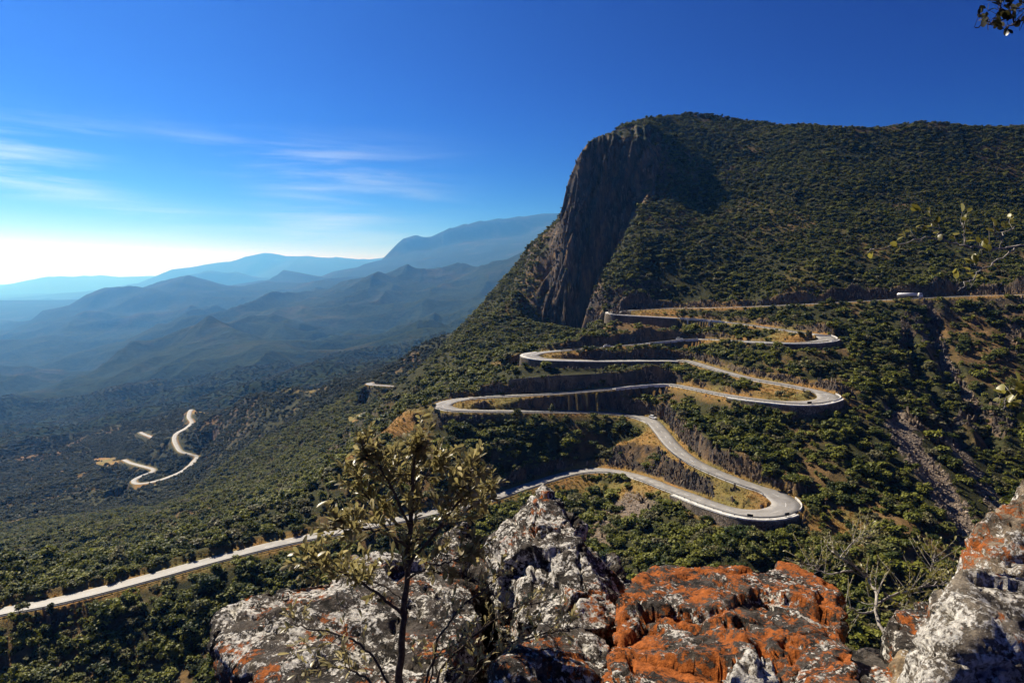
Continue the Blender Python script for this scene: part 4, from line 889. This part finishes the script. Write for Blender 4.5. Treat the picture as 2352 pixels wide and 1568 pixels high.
def tanker():
    i = int(np.argmin(np.abs(CX+MAIN.P[:, 0]/MAIN.P[:, 1]*FPX-2087)+1e3*(CI > 8))); T = -MAIN.T[i]; c = MAIN.P[i]
    e = add('tanker_truck', None, label='white tanker lorry on the top road under the dark rock face', category='truck'); e.location = (c[0], c[1]-1.7, c[2]+.6); e.rotation_euler = (0, 0, math.atan2(T[1], T[0]))
    mw = simple('white_truck_paint', (.78, .78, .76), .3, .5)
    cb = add('cab', bm_mesh(extr([(5.2, .55), (5.2, 3.1), (5.5, 3.3), (7.0, 3.2), (7.45, 1.7), (7.5, .5)], 2.4, .1), 'cab', mw), e)
    add('windscreen', bm_mesh(extr([(7.02, 1.85), (6.9, 2.9), (7.12, 2.9), (7.44, 1.85)], 2.2, .02), 'windscreen', M_GLASS), cb)
    for s in (-1, 1):
        bm = bmesh.new(); box_bm(bm, (6.35, s*1.19, 2.3), (.95, .06, .8), 0, .02); add('side_window', bm_mesh(bm, 'side_window', M_GLASS), cb)
        bm = bmesh.new(); box_bm(bm, (7.5, s*.9, .95), (.12, .4, .22), 0, .03); add('headlight', bm_mesh(bm, 'headlight', M_LAMP), e)
    bm = bmesh.new(); bmesh.ops.create_cone(bm, cap_ends=True, segments=24, radius1=1.05, radius2=1.05, depth=11.6, matrix=Matrix.Translation((-1.2, 0, 2.2)) @ Matrix.Diagonal((1, 1.12, .95, 1)) @ Matrix.Rotation(math.pi/2, 4, 'Y'))
    bmesh.ops.bevel(bm, geom=[ed for ed in bm.edges if ed.calc_face_angle(0) > 1], offset=.35, segments=3, affect='EDGES'); tk = add('tank', bm_mesh(bm, 'tank', mw, True), e)
    for x in (-4.5, -1.2, 2.2):
        bm = bmesh.new(); bmesh.ops.create_cone(bm, cap_ends=True, segments=14, radius1=.32, radius2=.28, depth=.25, matrix=Matrix.Translation((x, 0, 3.25))); add('hatch', bm_mesh(bm, 'hatch', M_RIM), tk)
    bm = bmesh.new(); box_bm(bm, (0, 0, .95), (13.6, 1.0, .35)); box_bm(bm, (-7, 0, .7), (.15, 2.3, .3)); add('chassis', bm_mesh(bm, 'chassis', M_CHAS), e)
    for x in (-6.2, -4.9, -3.6, 3.6, 4.8, 6.6):
        for s in (-1, 1): wheel(e, x, s*1.05, .5, .35)
tanker()
# ------------------------------------------------------------------ single trees that stand out
M_TREE = mat_leaf('tree_leaves', (.035, .05, .012), (.13, .13, .03), (.13, .12, .05), .3)
def lone_tree(px, py, Y, h, kind, seed, label, lean=0):
    x, y, _ = W(px, py, Y); z = float(ground(np.array([x]), np.array([y]))[0])
    e = add('tree', None, label=label, category='tree', group='single trees by the road'); e.location = (x, y, z-.1); e.rotation_euler = (0, lean, seed*1.3)
    rs = np.random.default_rng(seed); r = h*.5 if kind == 'umbrella' else h*.42
    cm = crown_mesh('crown', kind, 900+seed, 420, .15); cm.materials[0] = M_TREE; c = add('crown', cm, e); c.scale = (r, r, h*.62 if kind != 'tall' else h*.5); c.location = (0, 0, h*.34)
    bm = bmesh.new(); tube(bm, [(0, 0, -.4), (h*.02, 0, h*.2), (-h*.01, h*.02, h*.45)], [h*.028, h*.022, h*.018], 8)
    for k in range(6):
        a = k*1.05+rs.uniform(-.3, .3); tube(bm, [(-h*.005, h*.01, h*(.3+.02*k)), (math.cos(a)*r*.35, math.sin(a)*r*.35, h*.56), (math.cos(a)*r*.75, math.sin(a)*r*.75, h*.76)], [h*.014, h*.01, h*.004], 6)
    add('trunk', bm_mesh(bm, 'trunk', M_BARK, True), e)
lone_tree(1189, 951, 328, 5.6, 'round', 1, 'round-crowned tree at the roadside below the lowest left bend')
lone_tree(1268, 955, 334, 5.0, 'tall', 2, 'slender tree right of the round-crowned roadside tree')
lone_tree(943, 948, 333, 5.0, 'umbrella', 3, 'flat-crowned tree on the reddish spur left of the bend')
lone_tree(997, 949, 331, 3.0, 'round', 4, 'small tree just outside the lowest left bend')
lone_tree(1874, 1198, 230, 4.6, 'round', 5, 'dark tree with bare trunk on the grassy knoll by the hairpin')
lone_tree(1826, 1214, 222, 3.6, 'umbrella', 6, 'low spreading tree on the brown ground below the hairpin')
lone_tree(46, 1405, 212, 4.6, 'umbrella', 7, 'tree at the left edge in front of the low straight road')
lone_tree(116, 1390, 214, 4.2, 'tall', 8, 'thin tree standing at the low straight road near the left edge')
# ------------------------------------------------------------------ foreground rocks
def mat_rock(name, orange, white, base=((.014, .012, .010), (.12, .10, .082)), seed=0.0, otint=(.50, .145, .030), warm=0.0):
    m = NT(name); P = m.n('ShaderNodeMapping', {'Vector': m.pos(), 'Location': (seed, seed*1.7, -seed)}).outputs[0]
    big = m.noise(P, 1.6, 5, .6); mid = m.noise(P, 6., 8, .72, .4); fine = m.noise(P, 34., 6, .75)
    c = m.mix(m.ramp(m.math('ADD', m.math('MULTIPLY', mid, .65), m.math('MULTIPLY', fine, .35)), [(.44, 0), (.58, 1)]), base[0], base[1])
    wv = m.math('ADD', m.math('ADD', m.math('MULTIPLY', m.noise(P, 4.5, 8, .72, .8), .55), m.math('MULTIPLY', fine, .36)), m.math('MULTIPLY', big, .12))
    wm = m.ramp(wv, [(white, 0), (white+.02, 1)])
    vo = m.n('ShaderNodeTexVoronoi', {'Vector': m.n('ShaderNodeVectorMath', {0: P, 1: m.n('ShaderNodeTexNoise', {'Vector': P, 'Scale': 22.}).outputs['Color']}, operation='ADD').outputs[0], 'Scale': 4.2}).outputs['Distance']
    spots = m.math('MULTIPLY', m.ramp(vo, [(.10, 1), (.13, 0)]), m.ramp(big, [(.45, 0), (.52, 1)]))
    wm = m.math('MAXIMUM', wm, spots)
    wc = m.mix(m.ramp(fine, [(.40, 0), (.58, 1)]), (.20, .18, .155), (.76, .72, .64))
    c = m.mix(wm, c, wc)
    ov = m.math('ADD', m.math('ADD', m.math('MULTIPLY', m.noise(P, 2.6, 8, .68, .5), .50), m.math('MULTIPLY', m.noise(P, 19., 6, .78), .38)), m.math('MULTIPLY', big, .12))
    om = m.ramp(ov, [(orange, 0), (orange+.03, 1)])
    oc = m.mix(m.ramp(m.noise(P, 26., 4, .7), [(.35, 0), (.65, 1)]), tuple(x*.55 for x in otint), otint)
    c = m.mix(om, c, oc)
    c = m.mix(m.ramp(m.noise(P, 48., 4, .8), [(.60, 0), (.68, .85)]), c, (.018, .015, .012))
    if warm: c = m.mix(warm, c, (.36, .25, .13))
    h = m.math('ADD', m.math('ADD', m.math('MULTIPLY', mid, 1.0), m.math('MULTIPLY', fine, .45)), m.math('MULTIPLY', m.math('ADD', om, wm), .08))
    return m.bsdf(c, .92, m.bump(h, .06, 1.0), spec=.2)
def rock(label, hulls, mat, vox=.024, seed=1, amp=.034, crack=.05, ext=1.3, depth=.55, name='boulder', big=.05, cat='boulder', facet=.85, fscale=.30, **props):
    bm = bmesh.new()
    for H in hulls:
        vs_ = []
        for p in H:
            x, y, z = W(*p); vs_ += [bm.verts.new((x, y, z)), bm.verts.new((x*1.02, y+depth, z-ext))]
        r = bmesh.ops.convex_hull(bm, input=vs_)
        bmesh.ops.delete(bm, geom=list({g for g in r['geom_interior']+r['geom_unused'] if isinstance(g, bmesh.types.BMVert)}), context='VERTS')
    me = bpy.data.meshes.new('rough'); bm.to_mesh(me); bm.free()
    o = bpy.data.objects.new('rough', me); COL.objects.link(o)
    md = o.modifiers.new('r', 'REMESH'); md.mode = 'VOXEL'; md.voxel_size = vox
    dg = bpy.context.evaluated_depsgraph_get(); dg.update(); m2 = bpy.data.meshes.new_from_object(o.evaluated_get(dg))
    bpy.data.objects.remove(o); bpy.data.meshes.remove(me)
    n = len(m2.vertices); co = np.empty(n*3, np.float32); m2.vertices.foreach_get('co', co); co = co.reshape(-1, 3).astype(float)
    # relax the hull edges a little, then break the surface up
    ed = np.empty(len(m2.edges)*2, np.int32); m2.edges.foreach_get('vertices', ed); ed = ed.reshape(-1, 2)
    for _ in range(4):
        s = np.zeros_like(co); c_ = np.zeros(n); np.add.at(s, ed[:, 0], co[ed[:, 1]]); np.add.at(s, ed[:, 1], co[ed[:, 0]]); np.add.at(c_, ed.ravel(), 1); co = .5*co+.5*s/c_[:, None]
    m2.vertices.foreach_set('co', co.astype(np.float32).ravel()); m2.update()
    no = np.empty(n*3, np.float32); m2.vertices.foreach_get('normal', no); no = no.reshape(-1, 3).astype(float)
    # broken facets: every vertex follows the tilted plane of its nearest cell
    lo, hi = co.min(0), co.max(0); rs = np.random.default_rng(seed+50); q = co+.10*np.stack([fbm3(co, 2.2, 3, seed*7+20+j) for j in range(3)], 1)
    fac = np.zeros(n)
    for cell, am in ((facet, .30), (facet*.36, .13)):
        nc = int(min(420, max(12, np.prod(hi-lo+.2)/cell**3))); sd = rs.uniform(lo-.1, hi+.1, (nc, 3)); tl = rs.normal(0, 1, (nc, 3)); of = rs.uniform(-.35, .35, nc)*cell*.35
        best = np.full(n, 1e9); bi = np.zeros(n, int)
        for j in range(nc):
            dj = ((q-sd[j])**2).sum(1); mk = dj < best; best[mk] = dj[mk]; bi[mk] = j
        fac += np.clip(((q-sd[bi])*tl[bi]).sum(1)*am, -cell*.28, cell*.28)+of[bi]
    d = fac*fscale+big*fbm3(co, 1.3, 3, seed*7)-amp*.7*fbm3(co, 4.2, 4, seed*7+3, True)+amp*.5*fbm3(co, 13., 4, seed*7+5)-amp*.25*fbm3(co, 30., 2, seed*7+8, True)
    lay = co @ np.array([.25, .3, 1.0])+.12*fbm3(co, 1.7, 3, seed*7+6)                     # bedding steps
    st = np.abs((lay*3.1) % 1.0-.5); d -= crack*.8*sstep(.42, .5, st)
    ck = np.abs(fbm3(co*np.array([1.5, 1.0, .55]), 1.5, 3, seed*7+9)); d -= crack*1.5*(1-sstep(0, .022, ck))
    co += no*d[:, None]
    base = np.array([co[:, 0].mean(), co[:, 1].mean(), co[:, 2].min()]); co -= base
    m2.vertices.foreach_set('co', co.astype(np.float32).ravel()); m2.polygons.foreach_set('use_smooth', np.ones(len(m2.polygons), bool)); m2.update()
    m2.materials.clear(); m2.materials.append(mat)
    o = add(name, m2, label=label, category=cat, **props); o.location = base; return o
MR_SLAB = mat_rock('lichen_slab', .545, .520, seed=3.0); MR_PEAK = mat_rock('lichen_peak', .555, .515, seed=7.3)
MR_ORANGE = mat_rock('orange_lichen_rock', .478, .548, seed=11.0); MR_ORANGE2 = mat_rock('orange_lichen_rock_low', .52, .53, seed=15.0)
MR_RIGHT = mat_rock('grey_tan_rock', .565, .50, base=((.06, .05, .04), (.30, .25, .185)), seed=19.0); MR_RIGHT2 = mat_rock('orange_tan_rock', .51, .535, base=((.07, .055, .04), (.36, .28, .19)), seed=23.0)
MR_PALE = mat_rock('pale_rock', .60, .47, base=((.10, .08, .06), (.30, .25, .19)), seed=27.0); MR_TAN = mat_rock('tan_rock', .585, .56, base=((.14, .10, .06), (.42, .31, .18)), seed=31.0)
rock('grey slab boulder with white and orange lichen behind the sapling', [
    [(474,1432,5.0),(500,1392,5.1),(570,1352,5.3),(690,1318,5.5),(800,1285,5.7),(900,1268,5.9),(980,1280,5.9),(473,1452,4.8),(520,1515,4.4),(570,1572,4.15),(700,1640,3.8),(1000,1640,3.8),(1080,1420,4.7)],
    [(760,1300,5.6),(860,1262,5.9),(1000,1262,6.1),(1090,1330,5.7),(1120,1400,5.0),(900,1560,4.1)]], MR_SLAB, .026, 1)
rock('grey block with orange lichen half hidden behind the sapling branches', [[(1000,1250,6.4),(1050,1196,6.6),(1085,1192,6.7),(1112,1225,6.6),(1128,1282,6.3),(1135,1350,5.9),(1010,1360,5.9)]], MR_ORANGE2, .03, 2)
rock('pointed boulder of grey lichened stone rising in front of the road', [
    [(1243,1110,6.5),(1266,1118,6.55),(1200,1152,6.4),(1152,1214,6.3),(1120,1245,6.3),(1290,1200,5.9),(1330,1228,5.7),(1300,1152,6.6),(1345,1205,6.6),(1150,1325,5.6),(1370,1300,5.35),(1200,1400,5.0)],
    [(1330,1230,5.7),(1385,1270,6.4),(1440,1345,6.2),(1450,1368,5.4),(1375,1310,5.3),(1446,1440,4.8),(1290,1452,4.7),(1165,1415,5.0),(1150,1330,5.6)]], MR_PEAK, .022, 3, amp=.04)
rock('broad cracked boulder covered with orange lichen at the bottom right', [
    [(1452,1318,5.3),(1470,1310,5.4),(1531,1303,5.5),(1588,1291,5.6),(1592,1395,4.9),(1450,1400,5.0),(1590,1500,4.2),(1410,1475,4.5)],
    [(1597,1290,5.6),(1640,1279,5.7),(1708,1284,5.7),(1752,1294,5.6),(1750,1375,5.0),(1600,1395,4.9),(1740,1520,4.0),(1600,1520,4.1)],
    [(1762,1296,5.6),(1792,1289,5.7),(1835,1301,5.6),(1886,1324,5.4),(1927,1345,5.2),(1952,1402,4.8),(1962,1480,4.2),(1760,1385,4.9),(1760,1600,3.5),(1990,1600,3.4)],
    [(1412,1465,4.45),(1600,1500,4.2),(1760,1510,4.1),(1405,1600,3.6),(1780,1600,3.5)]], MR_ORANGE, .022, 4, amp=.034, crack=.07)
rock('small pale pointed rock in front of the orange boulder', [[(1690,1506,3.05),(1742,1484,3.1),(1775,1500,3.1),(1850,1600,2.85),(1650,1600,2.85),(1670,1540,2.9)]], MR_PALE, .02, 5, amp=.03, ext=.6, depth=.3, big=.04)
rock('low orange rock at the bottom edge between sapling and boulder', [[(1160,1570,3.2),(1190,1512,3.5),(1250,1500,3.6),(1330,1518,3.6),(1400,1600,3.2),(1150,1620,3.1)]], MR_ORANGE2, .022, 6, amp=.035, ext=.6, depth=.4, big=.05)
rock('mottled rock lying under the pointed boulder', [[(1190,1470,4.6),(1260,1435,4.9),(1340,1455,4.8),(1420,1470,4.6),(1410,1600,3.7),(1200,1560,3.9)]], MR_ORANGE2, .026, 7, amp=.045, ext=.9)
rock('big grey and tan boulder at the lower right edge', [[(2122,1600,3.0),(2140,1500,3.3),(2148,1440,3.4),(2166,1392,3.5),(2182,1335,3.6),(2225,1294,3.75),(2300,1288,3.8),(2420,1300,3.8),(2600,1340,3.7),(2600,1600,3.0),(2250,1420,3.2)]], MR_RIGHT, .024, 8, amp=.035, ext=1.2)
rock('orange and tan rock pillar at the right edge above the big boulder', [[(2250,1300,4.3),(2246,1238,4.4),(2262,1200,4.5),(2302,1172,4.6),(2335,1128,4.7),(2365,1108,4.7),(2500,1100,4.6),(2560,1300,4.2),(2300,1320,4.1)]], MR_RIGHT2, .026, 9, amp=.04, ext=1.4)
rock('orange rock behind the dead branches', [[(2035,1420,5.4),(2060,1392,5.6),(2120,1388,5.6),(2170,1400,5.5),(2160,1480,5.0),(2050,1500,5.0)]], MR_ORANGE2, .03, 10, amp=.04, ext=1.5)
rock('pale tan stone at the bottom under the dead branches', [[(2052,1520,3.9),(2070,1492,4.0),(2100,1505,4.0),(2118,1580,3.7),(2060,1600,3.6)]], MR_TAN, .02, 11, amp=.025, ext=.6, depth=.3, big=.03)
rock('flat orange-streaked rock at the bottom right of the broad boulder', [[(1975,1530,3.9),(2000,1508,4.0),(2060,1530,3.9),(2110,1560,3.7),(2100,1620,3.4),(1980,1620,3.4)]], MR_ORANGE2, .022, 12, amp=.03, ext=.6, depth=.3, big=.04)
rock('dark rock ledge carrying the boulders', [[(700,1700,4.3),(850,1560,5.2),(1150,1480,6.4),(1500,1440,6.8),(2000,1480,6.6),(2500,1500,6.0),(2700,1900,3.0),(1500,2300,2.4),(800,1900,3.6)]], mat_rock('dark_ledge', .60, .60, seed=40.0), .06, 13, amp=.06, ext=9.0, depth=.2, name='rock_ledge', cat='rock ledge')  # dark base rock with little lichen
# ------------------------------------------------------------------ foreground sapling, shrubs and twigs
M_LEAF = mat_leaf('olive_leaf', (.20, .17, .06), (.46, .38, .17), (.50, .44, .28), .52, True, 30., .55, .36, .6)
M_LEAF2 = mat_leaf('yellow_leaf', (.12, .105, .02), (.27, .24, .05), (.30, .27, .10), .45, True, 30., .4, .4, .5)
M_LEAFD = mat_leaf('shaded_leaf', (.02, .02, .008), (.06, .055, .018), (.1, .09, .04), .25, True, 30., .4, .4, .5)  # dark leaf colour for the top right twig
M_TWIG = speckled('sapling_bark', (.030, .022, .016), (.10, .075, .055), 40., .9, .004); M_PALEB = speckled('bleached_branch', (.17, .15, .13), (.42, .38, .33), 30., .9, .004)
def leaf_geo(L, Wd, fold=.25, curl=.18, rnd=False):
    prof = [(0, .04), (.18, .5 if not rnd else .75), (.45, .88 if not rnd else 1.0), (.72, 1.0 if not rnd else .85), (.92, .55), (1.0, .0)]
    co = []; fc = []
    for t, w_ in prof:
        x = t*L; h = -curl*L*t*t; ww = w_*Wd/2; co += [(x, -ww, h+fold*ww), (x, 0, h), (x, ww, h+fold*ww)]
    for i in range(len(prof)-1):
        a = i*3; fc += [(a, a+3, a+4, a+1), (a+1, a+4, a+5, a+2)]
    return np.array(co), fc
def leaf_mesh(name, L, Wd, mat, **k):
    co, fc = leaf_geo(L, Wd, **k); return mesh_np(name, co, fc, [mat])
def orient(d, up):
    x = Vector(d).normalized(); z = Vector(up); z = (z-x*z.dot(x)); z = z.normalized() if z.length > 1e-4 else x.orthogonal().normalized(); y = z.cross(x)
    return Matrix((x, y, z)).transposed()
def plant(name, label, cat, base, branches, leafspec, barkmat, n_obj=300, seed=1, twigs=7, twig_len=(.10, .22), leaves=(6, 10), group=None, start=.35, leafname='leaf', spread=.75):
    """branches: list of (points px,py,depth ; radius0 ; radius1 ; twig factor)"""
    rs = np.random.default_rng(seed); L, Wd, mat, kw = leafspec; e = add(name, None, label=label, category=cat); e.location = base
    if group: e['group'] = group
    B = Vector(base); LV = []; tw = bmesh.new()
    for bi, (pts, r0, r1, tf) in enumerate(branches):
        P = np.array([W(*p) for p in pts]); s = np.linspace(0, 1, len(P)); q = np.linspace(0, 1, 6*(len(P)-1)+1)
        C = np.stack([np.interp(q, s, P[:, j]) for j in range(3)], 1)
        for _ in range(3): C[1:-1] = (C[:-2]+C[1:-1]*2+C[2:])/4
        C[1:-1] += rs.normal(0, .004, (len(C)-2, 3))
        bm = bmesh.new(); tube(bm, [tuple(c-np.array(base)) for c in C], list(np.linspace(r0, r1, len(C))), 7 if r0 > .008 else 5)
        add('trunk' if bi == 0 and r0 > .012 else 'branch', bm_mesh(bm, 'branch', barkmat, True), e)
        nt_ = int(twigs*tf*rs.uniform(.85, 1.15)); st = start if r0 < .015 else .40
        for k in range(nt_):
            t = st+(1-st)*(k+rs.random())/max(nt_, 1); i = min(int(t*(len(C)-1)), len(C)-2); p0 = C[i]; tg = C[i+1]-C[i]; tg /= np.linalg.norm(tg)
            d = tg*.8+rs.normal(0, spread, 3)+np.array([0, 0, .35]); d /= np.linalg.norm(d); ln = rs.uniform(*twig_len)*(1.25-.45*t)
            p1 = p0+d*ln*.5+rs.normal(0, .01, 3); p2 = p0+d*ln+np.array([0, 0, .02])
            tube(tw, [tuple(v-np.array(base)) for v in (p0, p1, p2)], [r1*.8, r1*.6, r1*.35], 4)
            nl = rs.integers(*leaves)
            for j in range(nl):
                u = .25+.75*(j+1)/nl; pp = p0+(p2-p0)*u; ld = d*.75+rs.normal(0, .55, 3)+np.array([0, 0, .25]); LV.append((pp, ld, rs.normal(0, .6, 3)+np.array([0, 0, 1.]), rs.uniform(.65, 1.2)))
    me = bm_mesh(tw, 'twigs', barkmat, True); o = add('twigs', me, e); o['kind'] = 'stuff'
    lm = [leaf_mesh('leaf', L, Wd, mat, **kw), leaf_mesh('leaf', L*.9, Wd*1.1, mat, **dict(kw, curl=.3)), leaf_mesh('leaf', L*1.1, Wd*.9, mat, **dict(kw, curl=.05, fold=.4))]
    order = np.argsort([-(l[3]/max(l[0][1], .1)) for l in LV]); single = set(order[:n_obj].tolist()); CO = []; FC = []; nb = 0
    gco, gfc = leaf_geo(L, Wd, **kw)
    for i, (pp, ld, up, sc_) in enumerate(LV):
        R = orient(ld, up)
        if i in single:
            o = add(leafname, lm[i % 3], e); o.matrix_local = Matrix.Translation(Vector(pp)-B) @ R.to_4x4() @ Matrix.Diagonal((sc_, sc_, sc_, 1))
        else:
            CO.append((gco*sc_) @ np.array(R).T+(np.array(pp)-np.array(base))); FC += [tuple(v+nb for v in f) for f in gfc]; nb += len(gco)
    if CO:
        o = add('foliage', mesh_np('foliage', np.vstack(CO), FC, [mat]), e); o['kind'] = 'stuff'
    return e
D = 4.0
plant('sapling', 'olive-leaved sapling with dark trunk standing before the grey slab', 'sapling', W(912, 1640, D), [
    ([(912,1640,D),(916,1540,D),(928,1420,D),(937,1300,D),(944,1180,D),(948,1090,D),(953,1040,D),(956,1022,D)], .026, .004, 2.4),
    ([(938,1300,D),(985,1240,D-.1),(1040,1170,D-.15),(1078,1120,D-.2),(1083,1075,D-.2)], .011, .003, 1.8),
    ([(938,1290,D),(905,1240,D),(870,1180,D+.1),(830,1120,D+.1),(805,1090,D+.1)], .010, .003, 1.4),
    ([(942,1220,D),(915,1150,D-.1),(880,1080,D-.15),(850,1055,D-.15),(838,1035,D-.15)], .009, .003, 1.5),
    ([(946,1140,D),(970,1100,D+.1),(1000,1075,D+.15),(1012,1060,D+.15)], .007, .003, .9),
    ([(940,1260,D),(900,1230,D-.2),(850,1215,D-.3),(800,1210,D-.35),(755,1212,D-.4)], .009, .003, 1.3),
    ([(928,1410,D),(880,1370,D-.1),(820,1330,D-.2),(750,1300,D-.25),(700,1290,D-.3)], .010, .003, 1.1),
    ([(940,1250,D),(990,1220,D+.1),(1050,1190,D+.15),(1100,1150,D+.2),(1118,1130,D+.2)], .009, .003, 1.4),
    ([(944,1190,D),(925,1120,D+.2),(900,1090,D+.25),(890,1065,D+.25)], .007, .003, 1.0),
    ([(935,1330,D),(985,1300,D-.2),(1040,1290,D-.3),(1090,1260,D-.35)], .008, .003, .9),
    ([(932,1380,D),(890,1350,D+.1),(850,1330,D+.1),(800,1310,D+.1)], .007, .003, .6)],
    (.056, .021, M_LEAF, {}), M_TWIG, 300, 3, 24, (.07, .19), (8, 13))
D = 3.7
plant('shrub', 'tangled olive shrub at the foot of the sapling in front of the boulders', 'shrub', W(960, 1660, D), [
    ([(960,1660,D),(1020,1520,D),(1100,1450,D+.1),(1190,1390,D+.2),(1240,1385,D+.2)], .009, .003, 1.0),
    ([(960,1660,D),(1060,1540,D),(1160,1480,D),(1260,1450,D+.1),(1310,1450,D+.1)], .009, .003, 1.0),
    ([(940,1660,D),(860,1500,D-.1),(800,1460,D-.1),(700,1440,D-.1),(665,1432,D-.1)], .008, .003, .6),
    ([(960,1660,D),(1000,1480,D),(1050,1400,D),(1120,1350,D),(1150,1320,D)], .008, .003, .9),
    ([(1040,1660,D-.3),(1080,1560,D-.3),(1120,1520,D-.3),(1200,1500,D-.3)], .007, .003, .7),
    ([(900,1660,D-.4),(850,1560,D-.4),(780,1530,D-.4),(720,1540,D-.4)], .007, .003, .6),
    ([(960,1660,D),(990,1560,D),(1000,1500,D),(1060,1470,D)], .007, .003, .7)],
    (.046, .016, M_LEAF, {}), M_TWIG, 250, 5, 18, (.08, .2), (6, 10))
D = 6.2
plant('dead_branched_shrub', 'half bare shrub with bleached branches between the two boulders', 'shrub', W(2080, 1640, D-.8), [
    ([(2080,1640,D-.8),(2060,1500,D-.5),(2010,1420,D-.2),(2015,1370,D),(1995,1330,D+.2),(1950,1290,D+.3),(1910,1265,D+.4)], .020, .006, .9),
    ([(2013,1385,D),(2060,1362,D),(2130,1345,D),(2210,1338,D+.1)], .012, .004, 1.2),
    ([(2014,1400,D-.1),(1980,1410,D-.2),(1950,1395,D-.2),(1925,1375,D-.1)], .010, .004, .4),
    ([(2060,1470,D-.5),(2120,1450,D-.3),(2160,1430,D-.3),(2190,1400,D-.2)], .012, .004, .5),
    ([(2055,1520,D-.6),(2000,1530,D-.7),(1970,1545,D-.7)], .009, .004, .2),
    ([(1960,1310,D+.3),(1900,1320,D+.4),(1870,1300,D+.5),(1835,1290,D+.5)], .010, .004, 1.0),
    ([(1930,1280,D+.3),(1960,1240,D+.4),(1990,1230,D+.4)], .008, .003, .8),
    ([(2130,1345,D),(2140,1300,D+.1),(2150,1275,D+.1)], .008, .003, .9),
    ([(2030,1360,D),(2070,1395,D-.1),(2110,1410,D-.1)], .008, .003, .7)],
    (.036, .02, M_LEAF2, {}), M_PALEB, 150, 8, 26, (.16, .36), (6, 11), spread=.9)
D = 2.0
plant('twig', 'leafy twig reaching in from the right edge across the wooded slope', 'twig', W(2420, 560, D), [
    ([(2420,560,D),(2330,570,D),(2260,572,D),(2200,560,D),(2150,543,D),(2080,558,D),(2010,572,D),(1992,578,D)], .0032, .0012, 1.5),
    ([(2220,565,D),(2212,530,D),(2210,512,D)], .002, .001, .6),
    ([(2170,548,D),(2150,520,D),(2125,500,D)], .002, .001, .9),
    ([(2300,572,D),(2290,540,D),(2330,520,D)], .002, .001, .7),
    ([(2330,570,D),(2290,600,D),(2255,620,D),(2225,648,D),(2200,668,D)], .0024, .001, 1.3)],
    (.024, .018, M_LEAF2, {'rnd': True, 'fold': .12, 'curl': .1}), M_PALEB, 200, 21, 6, (.02, .05), (2, 4), group='twigs at the right edge', start=.15)
D = 1.7
plant('twig', 'dark leafy twig hanging into the top right corner of the sky', 'twig', W(2420, 50, D), [
    ([(2420,55,D),(2360,45,D),(2320,42,D),(2280,52,D),(2240,64,D)], .0034, .0012, 2.2),
    ([(2330,42,D),(2305,25,D),(2290,5,D)], .0022, .001, 1.6), ([(2340,45,D),(2320,60,D),(2308,72,D)], .002, .001, 1.0), ([(2420,20,D),(2370,30,D),(2340,25,D)], .002, .001, 1.0)],
    (.022, .014, M_LEAFD, {'rnd': True, 'fold': .1, 'curl': .1}), M_TWIG, 150, 33, 7, (.015, .04), (2, 4), group='twigs at the right edge', start=.2)
D = 1.5
plant('twig', 'pale round-leaved twig tip at the right edge before the ravine', 'twig', W(2420, 890, D), [
    ([(2420,880,D),(2360,890,D),(2325,915,D),(2300,940,D)], .003, .0012, 1.6), ([(2370,888,D),(2350,920,D),(2345,950,D)], .002, .001, 1.2)],
    (.022, .017, M_LEAF2, {'rnd': True, 'fold': .12, 'curl': .1}), M_PALEB, 60, 41, 6, (.015, .035), (2, 4), group='twigs at the right edge', start=.3)
# ------------------------------------------------------------------ haze
def make_haze():
    m = bpy.data.materials.new('haze_air'); m.use_nodes = True; t = m.node_tree; t.nodes.clear()
    o = t.nodes.new('ShaderNodeOutputMaterial'); v = t.nodes.new('ShaderNodeVolumePrincipled')
    v.inputs['Color'].default_value = HAZE_COL; v.inputs['Density'].default_value = HAZE_DENS; v.inputs['Anisotropy'].default_value = HAZE_G
    v.inputs['Absorption Color'].default_value = (1, 1, 1, 1)
    t.links.new(v.outputs[0], o.inputs['Volume'])
    zb, zt = float(ZT.min())-60, max(float(ZT.max()), 0)+40
    co = [(x, y, z) for x in (-105000, 105000) for y in (-400, 78500) for z in (zb, zt)]
    fc = [(0, 1, 3, 2), (4, 6, 7, 5), (0, 4, 5, 1), (2, 3, 7, 6), (0, 2, 6, 4), (1, 5, 7, 3)]
    add('haze', mesh_np('haze', co, fc, [m], smooth=False), kind='stuff')
HAZE_COL, HAZE_DENS, HAZE_G = (.09, .37, 1.0, 1), 6.3e-5, .5
make_haze()
